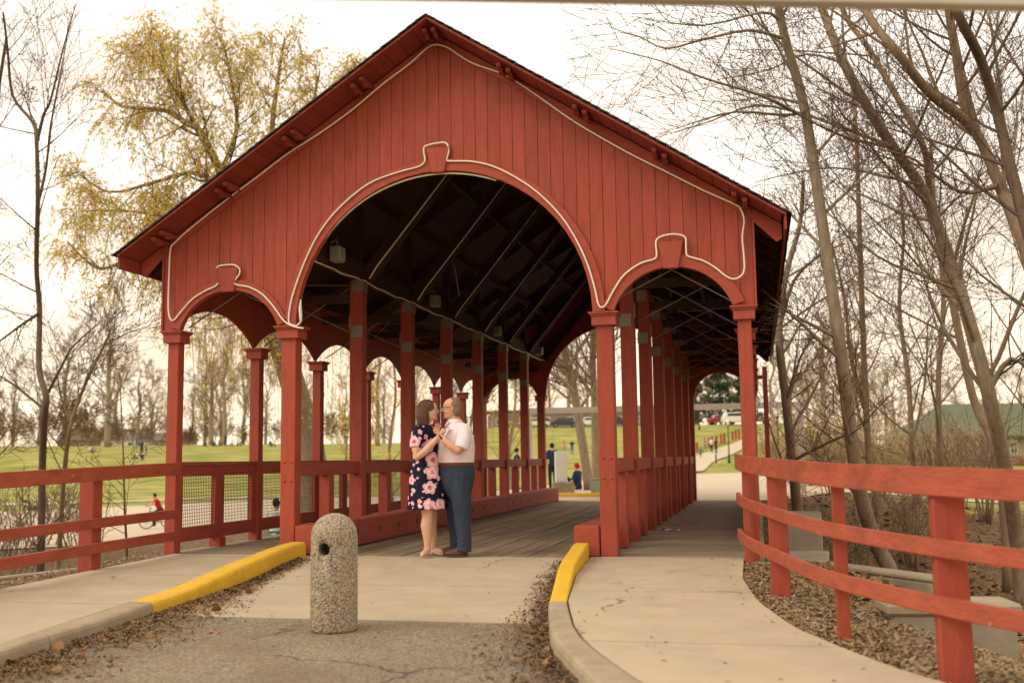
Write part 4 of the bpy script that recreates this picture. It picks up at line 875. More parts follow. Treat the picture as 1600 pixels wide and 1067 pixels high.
for _ in range(150):
    y = rng.uniform(-6, -.1); x = rng.uniform(-1.3, 4.2); x = min(x, interp(R_EDGE, y) - .1)
    z = road_z(y) if interp(LKF, y) < x < interp(RKF, y) else G(y)
    if interp(RKF, y) - .02 < x < interp(RKB, y) + .02: continue
    sp.append(Vector((x, y, z + .006)))
scatter('leaf_crumbs', 'scattered bits of dry leaf on the concrete apron and sidewalk', 'leaves', 'chip_dark', sp, .014, .5, .2, seed=9)
rngf = random.Random(21); fl = []
for _ in range(3800):
    a = rngf.uniform(4, 24); px = rngf.uniform(1180, 1640); p = dist(px, 800, rngf.uniform(9, 30)); fl.append(Vector((p.x, p.y, h(p.x, p.y) + .02)))
scatter('fallen_leaves', 'brown fallen leaves covering the bank behind right fence', 'leaves', 'leaf_dry', [p for p in fl if p.x > interp(R_EDGE, p.y) + .3 and p.x > 4.0], .06, .6, .5, seed=10)
# ------------------------------------------------------------------ concrete walls on the right bank
def conc(poly, z0, z1, name, label, cap=0):
    root = tag(empty(name, (*poly[0], z0)), label, 'wall'); off = Matrix.Translation(-root.location)
    o = MB().prism([(x, y, z0) for x, y in poly], None, (0, 0, z1 - z0 - (cap + .002 if cap else 0))).build('wall_body', 'concrete_grey', bevel=.015); o.parent = root; o.matrix_parent_inverse = off
    if cap:
        c = Vector((sum(p[0] for p in poly) / len(poly), sum(p[1] for p in poly) / len(poly), 0)); pp = [Vector((x, y, 0)) + (Vector((x, y, 0)) - c).normalized() * .05 for x, y in poly]
        o = MB().prism([(p.x, p.y, z1 - cap) for p in pp], None, (0, 0, cap)).build('coping', 'kerb', bevel=.02); o.parent = root; o.matrix_parent_inverse = off
def g2(px, py, z): d = ray(px, py); q = CAM + d * ((z - CAM.z) / d.z); return (q.x, q.y)
a = g2(1395, 945, -.06); b = g2(1588, 945, -.06); dirv = Vector((b[0] - a[0], b[1] - a[1])).normalized(); nn = Vector((-dirv.y, dirv.x))
conc([a, b, (b[0] + nn.x * .42, b[1] + nn.y * .42), (a[0] + nn.x * .42, a[1] + nn.y * .42)], -1.1, -.05, 'concrete_wall', 'short concrete wall end with bevelled coping behind the wide fence post', .09)
a = g2(1262, 880, -.28); b = g2(1455, 905, -.28); dirv = Vector((b[0] - a[0], b[1] - a[1])).normalized(); nn = Vector((-dirv.y, dirv.x)) * .3
conc([a, b, (b[0] + nn.x, b[1] + nn.y), (a[0] + nn.x, a[1] + nn.y)], -1.3, -.26, 'concrete_wall', 'long low concrete retaining wall running back from leaning tree base', .06)
a = onY(1216, 790, 3.2); b = onY(1283, 790, 3.2); conc([(a.x, 3.2), (b.x, 3.2), (b.x + .1, 5.4), (a.x + .1, 5.4)], -1.6, .22, 'concrete_wall', 'tall concrete abutment block just right of the bridge deck', 0)
a = onY(1218, 842, 1.2); b = onY(1292, 842, 1.2); conc([(a.x, 1.2), (b.x, 1.2), (b.x + .1, 2.6), (a.x + .1, 2.6)], -1.6, -.14, 'concrete_wall', 'lower concrete step wall in front of abutment block', 0)
conc([(3.36, -.01), (3.95, -.01), (3.95, -.16), (3.36, -.16)], -.5, -.035, 'concrete_wall', 'narrow concrete sill at the foot of right bridge column', 0)
conc([(-4.6, -2.0), (-3.9, .1), (-4.05, .15), (-4.75, -1.95)], -.9, -.12, 'concrete_wall', 'low curved concrete edge behind left fence post', 0)
# ------------------------------------------------------------------ street furniture
def part(root, mb, name, mt, parent=None, **k):
    o = mb.build(name, mt, parent or root, **k); return o
def lamp(px, py, D, H, label):
    p = dist(px, py, D); root = tag(empty('lamp_post', (p.x, p.y, h(p.x, p.y))), label, 'street lamp')
    part(root, MB().tube([(0, 0, 0), (0, 0, .25), (0, 0, .3), (0, 0, .9), (0, 0, 1.0), (0, 0, H - .75)], [.16, .15, .11, .10, .075, .055], 12), 'post', 'black_metal', smooth=True)
    part(root, MB().tube([(0, 0, H - .75), (0, 0, H - .70), (0, 0, H - .66)], [.06, .13, .13], 12), 'collar', 'black_metal')
    part(root, MB().tube([(0, 0, H - .66), (0, 0, H - .5), (0, 0, H - .25), (0, 0, H - .18)], [.11, .16, .21, .21], 12), 'globe', 'lamp_white', smooth=True)
    part(root, MB().tube([(0, 0, H - .18), (0, 0, H - .15), (0, 0, H - .05), (0, 0, H)], [.23, .22, .10, .03], 12), 'lamp_cap', 'black_metal' if D < 80 else 'white_paint')
lamp(1216, 700, 57, 4.15, 'black lamp post with white lantern just right of the bridge, behind thin red pole')
lamp(1140, 738, 113, 4.6, 'black lamp post with white lantern on the grass by the uphill path')
lamp(1094, 712, 150, 4.6, 'black lamp post with white lantern beyond people walking on the path')
for i, (px, py) in enumerate(((1089.5, 707), (1108, 699), (1113, 697), (1120, 695), (1127, 693), (1132, 691.5), (1145, 688), (1150, 686), (1155, 684.5))):
    p = onT(px, py); o = MB().box((0, 0, .55), (.28, .28, 1.1)).box((0, 0, 1.13), (.32, .32, .06)).build('marker_post', 'red'); o.location = p; tag(o, 'short square red post in a row along the uphill path', 'post', 'red posts lining the uphill path')
# red pole with arm beside the bridge
rp_ = tag(empty('pole', (3.69, 8.5, -.9)), 'thin red pole with short arm beside right side of the bridge', 'pole')
part(rp_, MB().box((0, 0, 1.80), (.085, .085, 3.62)), 'pole_shaft', 'red'); part(rp_, MB().box((-.115, 0, 3.42), (.14, .06, .07)), 'arm', 'red')
# utility cabinet, green box
p = dist(880, 780, 31); cab = tag(empty('utility_cabinet', (p.x, p.y, -.1), .3), 'white utility pedestal on concrete base at the far end of bridge', 'cabinet')
part(cab, MB().box((0, 0, .20), (.62, .55, .55)), 'base', 'concrete_grey', bevel=.02); part(cab, MB().box((-.05, 0, .93), (.34, .30, .90)), 'cabinet_body', 'white_paint', bevel=.01); part(cab, MB().box((-.05, -.153, .93), (.28, .006, .8)), 'door', 'white_paint')
p = dist(931, 782, 31.5); gb = tag(empty('utility_box', (p.x, p.y, -.06), .2), 'pale green utility box beside tree trunks beyond the main arch', 'box')
part(gb, MB().box((0, 0, .24), (.28, .26, .50)), 'box_body', 'green_paint', bevel=.01); part(gb, MB().box((0, 0, .51), (.31, .29, .03)), 'lid', 'green_paint')
kp = dist(888, 787, 29.5); ky = tag(MB().bar((-1.5, 0, .04), (1.1, -.2, .04), .2, .14).build('kerb_stone', 'yellow', bevel=.02), 'yellow painted kerb stone at far end of the bridge roadway', 'kerb'); ky.location = (kp.x, kp.y + .2, .0)
# litter on the walkway
lt = MB(); lt.strip([[(.06 * a + .01 * math.sin(b * 3), .035 * b, .01 + .012 * math.sin(a * 2.2 + b)) for b in range(4)] for a in range(6)]); o = lt.build('paper_scrap', 'white'); o.location = (2.05, 4.2, .0); tag(o, 'crumpled white paper scrap on the right walkway planks', 'litter')
# bench
def bench(px, py, D, rz, label):
    p = dist(px, py, D); r = tag(empty('park_bench', (p.x, p.y, h(p.x, p.y) + .02), rz), label, 'bench')
    for k in range(4): part(r, MB().box((0, -.18 + k * .12, .45), (1.8, .10, .03)), 'slat', 'blue_paint')
    for k in range(4): part(r, MB().box((0, .27, .55 + k * .11), (1.8, .03, .085)), 'slat', 'blue_paint')
    for sx in (-.75, .75): part(r, MB().box((sx, .02, .22), (.06, .45, .43)), 'leg', 'black_metal'); part(r, MB().box((sx, .30, .68), (.05, .03, .5)), 'back_support', 'black_metal')
    return p
bp1 = bench(1272, 770, 43, YAW + PI, 'blue slatted park bench with people, seen under the right fence rail')
# cars
def car(px, py, D, rz, mt, Ln, H, label, suv=False):
    p = dist(px, py, D); r = tag(empty('parked_car', (p.x, p.y, h(p.x, p.y)), rz), label, 'car'); W = 1.8
    if suv: pr = [(-.5, .22), (-.5, .62), (-.47, .66), (-.40, .98), (.12, 1), (.24, .68), (.46, .60), (.5, .5), (.5, .22)]
    else: pr = [(-.5, .25), (-.5, .62), (-.36, .68), (-.24, .98), (.08, 1), (.24, .68), (.46, .58), (.5, .45), (.5, .25)]
    part(r, MB().prism([(x * Ln, -W / 2, z * H) for x, z in pr], None, (0, W, 0)), 'body', mt, bevel=.06)
    gl = [(-.36, .70), (-.33, .93), (.10, .94), (.205, .70)] if suv else [(-.30, .70), (-.215, .93), (.07, .94), (.19, .70)]
    for s in (-1, 1): part(r, MB().prism([(x * Ln, s * (W / 2 + .004), z * H) for x, z in gl], None, (0, -s * .02, 0)), 'window', 'glass')
    for x in (-.31, .31):
        for s in (-1, 1):
            t = part(r, MB().tube([(x * Ln, s * (W / 2 - .18), .33), (x * Ln, s * (W / 2 + .02), .33)], .34, 16), 'wheel', 'rubber'); part(r, MB().tube([(x * Ln, s * (W / 2 + .0), .33), (x * Ln, s * (W / 2 + .03), .33)], .2, 12), 'rim', 'steel', t)
    for s in (-1, 1): part(r, MB().box((.485 * Ln, s * .65, .55 * H), (.06, .3, .12)), 'headlight', 'lamp_white')
car(1153, 669, 158, YAW, 'car_white', 4.7, 1.85, 'white sport utility car parked on hilltop past right aisle', True)
car(1129, 669, 160, YAW + .1, 'car_red', 4.4, 1.5, 'dark red car parked beside white one on the hilltop')
car(882, 667, 165, YAW, 'car_dark', 4.5, 1.5, 'dark car parked on the hilltop beyond the main arch'); car(925, 667, 164, YAW, 'car_white', 4.6, 1.55, 'white car parked on hilltop beyond the main arch trees'); car(962, 667, 165, YAW, 'car_dark', 4.5, 1.6, 'dark car parked on hilltop behind right front column'); car(838, 667, 166, YAW, 'car_white', 4.5, 1.5, 'pale car parked on hilltop behind far left columns')
car(1183, 669, 160, YAW, 'car_dark', 4.4, 1.5, 'dark car parked on hilltop right of the white one')
# buildings
def house(px, py, D, W, Dp, H, rH, wall, roof, label, rz=YAW, nwin=4, over=.4):
    p = dist(px, py, D); r = tag(empty('building', (p.x, p.y, h(p.x, p.y) - .2), rz), label, 'building')
    part(r, MB().box((0, 0, H / 2), (W, Dp, H)), 'wall', wall); a, b = W / 2 + over, Dp / 2 + over
    if rH > 0: part(r, MB().prism([(-a, -b, H), (-a, b, H), (-a, 0, H + rH)], None, (2 * a, 0, 0)), 'roof', roof)
    else: part(r, MB().box((0, 0, H + .15), (2 * a, 2 * b, .3)), 'roof', roof)
    for k in range(nwin):
        x = -W / 2 + (k + .5) * W / nwin; wn = part(r, MB().box((x, -Dp / 2 - .02, H * .55), (min(1.2, W / nwin * .5), .06, 1.2)), 'window', 'white_paint'); part(r, MB().box((x, -Dp / 2 - .055, H * .55), (min(1.2, W / nwin * .5) - .16, .02, 1.04)), 'pane', 'glass', wn)
house(890, 665, 195, 30, 10, 3.6, 0, 'brown_wall', 'brown_wall', 'long low brown building behind the hilltop cars', nwin=7)
house(198, 700, 245, 9, 8, 3, 2.4, 'cloth_white', 'brown_wall', 'small white house between far left tree trunks', nwin=2); house(272, 700, 260, 9, 8, 2.8, 2.0, 'tan_wall', 'brown_wall', 'low tan house behind far trees left of bridge column', nwin=3); house(125, 700, 265, 8, 8, 3.2, 3.2, 'brown_wall', 'brown_wall', 'brown gabled house behind far left thicket', nwin=2)
def pavilion():
    D = 112; p = dist(1520, 722, D); r = tag(empty('park_building', (p.x, p.y, h(p.x, p.y) - .1), YAW - .08), 'long park building with green hip roof, tan walls and brick base', 'building'); s = D / FPX
    W0, W1 = (1400 - 1520) * s, (1760 - 1520) * s; H = 3.3
    part(r, MB().box(((W0 + W1) / 2 + .6, 4, 2.2), (W1 - W0 - 1.2, 8, 2.2)), 'wall', 'tan_wall'); part(r, MB().box(((W0 + W1) / 2 + .6, 4, .55), (W1 - W0 - 1.1, 8.1, 1.1)), 'brick_base', 'brick')
    # hip roof with a flared left end
    xa, xb = W0 - .6, W1 + .6; ya, yb = -.9, 8.9; zr = H + 3.6; mb = MB()
    rows = []
    for t in (0, .18, .4, .65, .85, 1):
        z = H + (zr - H) * t ** 1.25; e = 7.0 * t ** .85; d = 4.9 * t; rows.append([(xa + e, ya + d, z), (xb - e, ya + d, z), (xb - e, yb - d, z), (xa + e, yb - d, z), (xa + e, ya + d, z)])
    mb.strip(rows); part(r, mb, 'roof', 'roof_green'); part(r, MB().box(((xa + xb) / 2, 4, H - .10), (xb - xa, 9.7, .18)), 'eave', 'roof_green')
    for px in (1572, 1583, 1640, 1500, 1450):
        x = (px - 1520) * s; w_ = part(r, MB().box((x, -.03, 2.0), (.75, .08, 1.2)), 'window', 'white_paint'); part(r, MB().box((x, -.075, 2.0), (.62, .02, 1.06)), 'pane', 'glass', w_)
        part(r, MB().box((x, -.09, 2.0), (.04, .02, 1.06)), 'muntin', 'white_paint', w_); part(r, MB().box((x, -.09, 2.0), (.62, .02, .04)), 'muntin', 'white_paint', w_)
pavilion()
# ------------------------------------------------------------------ people
def figure(name, label, loc, rz, H, J, cols, vox=.02, hairlong=False, cat='person', group=None, shorts=False, cap=None, sleeves=.5):
    """J: joints in metres for a 1.75 m figure facing +X; body, clothes and hair grow round them."""
    k = H / 1.75; V = lambda n: Vector(J[n]) * k
    body = MB(); hc = V('head'); body.ell(hc, (.098 * k, .078 * k, .118 * k), 12, 9); body.ell(hc + Vector((.095, 0, -.02)) * k, (.02 * k, .014 * k, .02 * k), 6, 5); body.tube([V('neck') - Vector((0, 0, .06 * k)), hc], [.055 * k, .05 * k], 10)
    shirt, tr, sh = MB(), MB(), MB(); pv, ch, nk = V('pelvis'), V('chest'), V('neck')
    up = (nk - pv).normalized()
    for s in 'LR':
        a, e, w_ = V('sh' + s), V('el' + s), V('ha' + s); body.tube([a, a.lerp(e, .5), e, e.lerp(w_, .4), w_], [.05 * k, .046 * k, .04 * k, .038 * k, .027 * k], 8)
        d = (w_ - e).normalized(); body.ell(w_ + d * .05 * k, (.035 * k, .03 * k, .05 * k), 8, 6); q = d.orthogonal().normalized()
        for f in range(4): body.tube([w_ + d * .07 * k + q * (f - 1.5) * .017 * k, w_ + d * (.135 - .008 * abs(f - 1.5)) * k + q * (f - 1.5) * .02 * k], .009 * k, 5)
        body.tube([w_ + d * .03 * k + q * .03 * k, w_ + d * .08 * k + q * .055 * k], .01 * k, 5)
        shirt.tube([nk.lerp(a, .4), a, a.lerp(e, sleeves), a.lerp(e, min(1, sleeves + .02))], [.07 * k, .068 * k, .062 * k, .06 * k], 8)
        hp, kn, an, to = V('hip' + s), V('kn' + s), V('an' + s), V('to' + s); body.tube([hp, kn, kn.lerp(an, .35), an], [.075 * k, .052 * k, .052 * k, .034 * k], 8)
        end = kn if shorts else an; tr.tube([hp + up * .05 * k, hp.lerp(kn, .5), kn, kn.lerp(an, .5), an] if not shorts else [hp + up * .05 * k, hp.lerp(kn, .5), kn], [.095 * k, .088 * k, .07 * k, .065 * k, .06 * k] if not shorts else [.095 * k, .09 * k, .085 * k], 8)
        sh.tube([an + Vector((0, 0, .02 * k)) - (to - an) * .15, an - Vector((0, 0, .03 * k)), an.lerp(to, .6), to], [.042 * k, .048 * k, .042 * k, .026 * k], 8)
    shirt.tube([pv - up * .06 * k, pv.lerp(ch, .5), ch, ch.lerp(nk, .6), nk], [(.135 * k, .165 * k), (.12 * k, .15 * k), (.125 * k, .175 * k), (.1 * k, .16 * k), (.06 * k, .065 * k)], 12)
    tr.tube([pv - up * .1 * k, pv, pv + up * .08 * k], [(.12 * k, .15 * k), (.13 * k, .165 * k), (.125 * k, .15 * k)], 12)
    b = body.build(name, cols['skin'] if 'skin' in cols else 'skin', None, remesh=vox * .7, smod=2); b.location = loc; b.rotation_euler.z = rz; tag(b, label, cat, group)
    shirt.build('shirt', cols['shirt'], b, remesh=vox, smod=3); tr.build('shorts' if shorts else 'trousers', cols['pants'], b, remesh=vox, smod=3); sh.build('shoes', cols.get('shoes', 'cloth_black'), b, remesh=vox * .8)
    hm = MB(); hm.ell(hc + Vector((-.018, 0, .028)) * k, (.104 * k, .088 * k, .112 * k), 12, 8)
    if hairlong: hm.ell(hc + Vector((-.06, 0, -.07)) * k, (.06 * k, .085 * k, .15 * k), 10, 7)
    hm.build('cap' if cap else 'hair', cap or cols.get('hair', 'hair_dark'), b, smooth=True)
    return b
STAND = dict(pelvis=(0, 0, .95), chest=(.01, 0, 1.25), neck=(0, 0, 1.48), head=(.02, 0, 1.63), shL=(0, .18, 1.42), elL=(-.03, .24, 1.14), haL=(.05, .23, .9), shR=(0, -.18, 1.42), elR=(-.03, -.24, 1.14), haR=(.05, -.23, .9), hipL=(0, .09, .9), knL=(.02, .1, .5), anL=(-.02, .1, .08), toL=(.16, .12, .035), hipR=(0, -.09, .9), knR=(.03, -.1, .5), anR=(.0, -.1, .08), toR=(.18, -.12, .035))
WALK = dict(STAND, knL=(.14, .09, .52), anL=(.16, .09, .09), toL=(.33, .1, .05), knR=(-.04, -.09, .5), anR=(-.27, -.09, .14), toR=(-.12, -.1, .04), haL=(-.08, .24, .92), haR=(.2, -.22, .98), elR=(.03, -.25, 1.15))
SIT = dict(STAND, pelvis=(0, 0, .5), chest=(.02, 0, .8), neck=(.03, 0, 1.03), head=(.06, 0, 1.18), shL=(.02, .18, .98), elL=(.08, .24, .72), haL=(.3, .16, .62), shR=(.02, -.18, .98), elR=(.08, -.24, .72), haR=(.3, -.16, .62), hipL=(.02, .1, .5), knL=(.44, .12, .5), anL=(.44, .12, .09), toL=(.62, .13, .04), hipR=(.02, -.1, .5), knR=(.44, -.12, .5), anR=(.42, -.12, .09), toR=(.6, -.13, .04))
def lower(J, dz, legs): J = {k: (v[0], v[1], v[2] - dz) for k, v in J.items()}; J.update(legs); return J
FLOOR = lower(SIT, .38, dict(knL=(.32, .2, .42), anL=(.52, .16, .08), toL=(.68, .18, .04), knR=(.34, -.22, .38), anR=(.5, -.16, .08), toR=(.66, -.18, .04)))
BIKE = dict(STAND, pelvis=(-.12, 0, .92), chest=(.02, 0, 1.2), neck=(.12, 0, 1.42), head=(.18, 0, 1.57), shL=(.1, .18, 1.36), elL=(.28, .26, 1.16), haL=(.46, .24, 1.12), shR=(.1, -.18, 1.36), elR=(.28, -.26, 1.16), haR=(.46, -.24, 1.12), hipL=(-.1, .09, .88), knL=(.24, .12, .78), anL=(.12, .12, .36), toL=(.28, .12, .3), hipR=(-.1, -.09, .88), knR=(.22, -.12, .62), anR=(.1, -.12, .18), toR=(.26, -.12, .12))
def gp(px, py, D): p = dist(px, py, D); return Vector((p.x, p.y, h(p.x, p.y) + .035))
# boy riding a bicycle on the plaza
def bicycle(loc, rz, s, label):
    r = tag(empty('bicycle', loc, rz), label, 'bicycle'); r.scale = (s, s, s)
    for x in (-.48, .5):
        w_ = part(r, MB().tube([(x + .32 * math.cos(a), 0, .34 + .32 * math.sin(a)) for a in [2 * PI * k / 28 for k in range(29)]], .022, 6, False), 'wheel', 'rubber')
        for k in range(8): a = PI * k / 8; part(r, MB().tube([(x + .3 * math.cos(a), 0, .34 + .3 * math.sin(a)), (x - .3 * math.cos(a), 0, .34 - .3 * math.sin(a))], .004, 4), 'spoke', 'steel', w_)
    fr = MB()
    for a, b in (((-.48, 0, .34), (-.05, 0, .30)), ((-.48, 0, .34), (-.17, 0, .72)), ((-.05, 0, .3), (-.2, 0, .82)), ((-.05, 0, .3), (.36, 0, .76)), ((-.17, 0, .72), (.36, 0, .80)), ((.5, 0, .34), (.34, 0, .92))): fr.tube([a, b], .018, 6)
    part(r, fr, 'frame', 'black_metal'); part(r, MB().ell((-.22, 0, .85), (.13, .07, .035), 8, 5), 'saddle', 'rubber'); part(r, MB().tube([(.30, -.26, .98), (.38, -.1, .95), (.38, .1, .95), (.30, .26, .98)], .014, 6), 'handlebar', 'black_metal')
    part(r, MB().tube([(-.05, -.1, .3), (.10, -.12, .2), (.14, -.16, .2)], .014, 5), 'pedal', 'black_metal'); part(r, MB().tube([(-.05, .1, .3), (.1, .12, .38), (.14, .16, .38)], .014, 5), 'pedal', 'black_metal')
b0 = gp(246, 818, 36); bicycle(b0, YAW + PI + .5, .72, 'small black bicycle ridden by boy in red shirt on plaza')
figure('person', 'child in red t-shirt and dark trousers riding a bicycle on the plaza', b0 + Vector((0, 0, .0)), YAW + PI + .5, 1.22, BIKE, dict(shirt='cloth_red', pants='cloth_black'), .02)
figure('person', 'person in white shirt standing behind the wire mesh railing', gp(431, 830, 24), YAW + 1.2, 1.68, STAND, dict(shirt='cloth_white', pants='cloth_teal'), .025)
figure('person', 'person in navy jacket seen from behind at far end of bridge', gp(864, 780, 37), YAW + 1.9, 1.62, STAND, dict(shirt='cloth_navy', pants='cloth_black', hair='hair_dark'), .025, sleeves=.98)
figure('person', 'person in navy with red cap sitting on ground by tree trunk', gp(904, 775, 35), YAW + 2.6, 1.7, FLOOR, dict(shirt='cloth_navy', pants='cloth_black'), .025, cap='cloth_red', sleeves=.98)
figure('person', 'person with dark hair passing behind far left columns', gp(808, 760, 40), YAW + .2, 1.55, STAND, dict(shirt='cloth_navy', pants='cloth_black'), .03)
figure('person', 'person in dark jacket sitting on left end of blue bench', Vector((*bp1.xy, h(bp1.x, bp1.y) + .02)) + Vector((-.35, .0, 0)), YAW + PI / 2 + PI, 1.7, SIT, dict(shirt='cloth_black', pants='cloth_navy', hair='hair_dark'), .03, sleeves=.98)
figure('person', 'person in pink top sitting at right end of blue bench', Vector((*bp1.xy, h(bp1.x, bp1.y) + .02)) + Vector((.45, .1, 0)), YAW + PI / 2 + PI, 1.65, SIT, dict(shirt='cloth_pink', pants='cloth_black', hair='hair_brown'), .03, sleeves=.98, hairlong=True)
for px, py, c, pn, Hh, pose, lb in ((1102, 707, 'cloth_grey', 'cloth_grey', 1.65, WALK, 'person in grey with pale hair walking up the path'), (1112, 708, 'cloth_white', 'cloth_black', 1.75, STAND, 'person in white shirt standing on the uphill path'), (1119, 709, 'cloth_black', 'cloth_black', 1.75, STAND, 'person dressed all in black on the uphill path'), (1095, 716, 'cloth_teal', 'cloth_black', 1.15, WALK, 'child in teal top running on the uphill path'), (1119, 725, 'cloth_blue', 'cloth_black', 1.2, STAND, 'child in blue jacket standing at edge of grass by path'), (882, 712, 'cloth_pink', 'cloth_grey', 1.65, STAND, 'person in pink on the grass hill beyond main arch'), (894, 710, 'cloth_black', 'cloth_blue', 1.7, STAND, 'person in black top and jeans on the grass hill beyond main arch')):
    p = onT(px, py); figure('person', lb, p + Vector((0, 0, .05)), YAW + random.uniform(-2, 2), Hh, pose, dict(shirt=c, pants=pn), .035, sleeves=.95)
for i, (px, py, c, pn, pose, lb) in enumerate(((228, 711, 'cloth_pink', 'cloth_blue', STAND, 'person in pink standing with group on far left hill'), (221, 712, 'cloth_navy', 'cloth_black', STAND, 'person in navy standing with group on far left hill'), (215, 718, 'cloth_white', 'cloth_black', FLOOR, 'person in white seated in front of standing group on hill'), (222, 720, 'cloth_black', 'cloth_grey', FLOOR, 'person in black seated in front of standing group on hill'), (140, 707, 'cloth_white', 'cloth_grey', FLOOR, 'person in white sitting alone on far left grass'), (147, 706, 'cloth_pink', 'cloth_navy', FLOOR, 'person in pink sitting on far left grass'),
        (322, 698, 'cloth_black', 'cloth_black', FLOOR, 'person in black sitting in hilltop picnic group'), (333, 698, 'cloth_navy', 'cloth_black', FLOOR, 'person in navy sitting in hilltop picnic group'), (342, 697, 'cloth_grey', 'cloth_black', FLOOR, 'person in grey sitting in hilltop picnic group'), (352, 697, 'cloth_black', 'cloth_navy', STAND, 'person in black standing over hilltop picnic group'), (363, 697, 'cloth_white', 'cloth_pink', FLOOR, 'person in white top sitting in hilltop picnic group'), (371, 697, 'cloth_pink', 'cloth_black', FLOOR, 'person in pink top sitting in hilltop picnic group'), (422, 697, 'cloth_teal', 'cloth_black', FLOOR, 'person in teal sitting on hill behind left columns'), (430, 698, 'cloth_white', 'cloth_black', FLOOR, 'person in white sitting on hill behind left columns'))):
    p = onT(px, py); figure('person', lb, p + Vector((0, 0, .05)), YAW + i * 1.7, 1.7, pose, dict(shirt=c, pants=pn), .04, sleeves=.95)
# ------------------------------------------------------------------ the couple
def head(mb, c, f, k=1.0):       # profile head facing f (+1 / -1) along local X
    R_ = [(-.120, .050, .0, .022), (-.112, .074, .012, .038), (-.095, .084, .028, .049), (-.07, .082, .052, .058), (-.045, .084, .072, .064), (-.02, .083, .086, .069), (.005, .084, .094, .072), (.03, .089, .099, .075), (.055, .086, .099, .075), (.08, .070, .088, .066), (.1, .045, .066, .048), (.114, .012, .03, .02)]
    mb.rings([((c[0], c[1], c[2] + z * k), ((fr if f > 0 else bk) * k, (bk if f > 0 else fr) * k), w_ * k) for z, fr, bk, w_ in R_], 18)
    X = lambda x: c[0] + f * x * k
    mb.tube([(X(.080), c[1], c[2] + .022 * k), (X(.096), c[1], c[2] - .005 * k), (X(.108), c[1], c[2] - .024 * k), (X(.082), c[1], c[2] - .034 * k)], [.009 * k, .011 * k, .014 * k, .010 * k], 8)
    for s in (-1, 1): mb.ell((X(-.012), c[1] + s * .073 * k, c[2] - .005 * k), (.017 * k, .010 * k, .030 * k), 8, 6); mb.ell((X(.083), c[1] + s * .030 * k, c[2] + .024 * k), (.012 * k, .022 * k, .007 * k), 8, 5); mb.ell((X(.062), c[1] + s * .038 * k, c[2] - .035 * k), (.022 * k, .02 * k, .022 * k), 8, 6)
    mb.ell((X(.082), c[1], c[2] - .052 * k), (.012 * k, .024 * k, .008 * k), 8, 5); mb.ell((X(.078), c[1], c[2] - .098 * k), (.016 * k, .02 * k, .014 * k), 8, 5)
def face_bits(root, c, f, k=1.0, glasses='black_metal'):
    X = lambda x: c[0] + f * x * k
    e = MB(); 
    for s in (-1, 1): ey = MB().ell((X(.074), c[1] + s * .031 * k, c[2] + .004 * k), (.011 * k, .014 * k, .009 * k), 8, 6).build('eye', 'white', root, smooth=True); MB().ell((X(.083), c[1] + s * .031 * k, c[2] + .004 * k), (.004 * k, .006 * k, .006 * k), 8, 6).build('iris', 'eye', ey)
    MB().ell((X(.086), c[1], c[2] - .055 * k), (.011 * k, .025 * k, .006 * k), 10, 6).build('mouth', 'lip', root, smooth=True)
    g = MB()
    for s in (-1, 1):
        g.tube([(X(.098 - .012 * abs(math.cos(a))), c[1] + s * .033 * k + .026 * k * math.cos(a), c[2] + .003 * k + .019 * k * math.sin(a)) for a in [2 * PI * q / 16 for q in range(17)]], .0028 * k, 5, False)
        g.tube([(X(.088), c[1] + s * .06 * k, c[2] + .01 * k), (X(.04), c[1] + s * .079 * k, c[2] + .011 * k), (X(-.012), c[1] + s * .083 * k, c[2] + .008 * k)], .0028 * k, 5)
    g.tube([(X(.104), c[1] - .008 * k, c[2] + .008 * k), (X(.104), c[1] + .008 * k, c[2] + .008 * k)], .0028 * k, 5); g.build('glasses', glasses, root)
def hand(mb, w_, d, side, curl, r=.0088, k=1.0):     # palm and five separate bent fingers; d = pointing direction, side = across the palm
    d = Vector(d).normalized(); side = Vector(side); side = (side - d * side.dot(d)).normalized(); n = d.cross(side); w_ = Vector(w_)
    mb.tube([w_ - d * .01, w_ + d * .03, w_ + d * .075, w_ + d * .09], [(.026, .020), (.036, .018), (.038, .016), (.030, .012)], 10)
    for i, (o, ln) in enumerate(((-.029, .062), (-.010, .074), (.010, .078), (.029, .068))):
        b = w_ + d * .082 + side * o; p = b; dd = d.copy(); pts = [b - d * .02, b]
        for q, fr in enumerate((.45, .32, .23)): dd = (dd * math.cos(curl[q]) + n * math.sin(curl[q])).normalized(); p = p + dd * ln * fr; pts.append(p)
        mb.tube(pts, [r, r, r * .95, r * .9, r * .75], 7)
    b = w_ + d * .025 + side * .03; mb.tube([b - side * .01, b + side * .018 + d * .018, b + side * .026 + d * .045 + n * .012, b + side * .018 + d * .065 + n * .025], [r * 1.3, r * 1.25, r * 1.1, r * .85], 7)
O = onY(695, 864, .02); O.z = 0.004
def cp(mb, name, mt, parent=None, **k):
    o = mb.build(name, mt, parent, **k)
    if not parent: o.location = O; o.rotation_euler.z = YAW
    return o
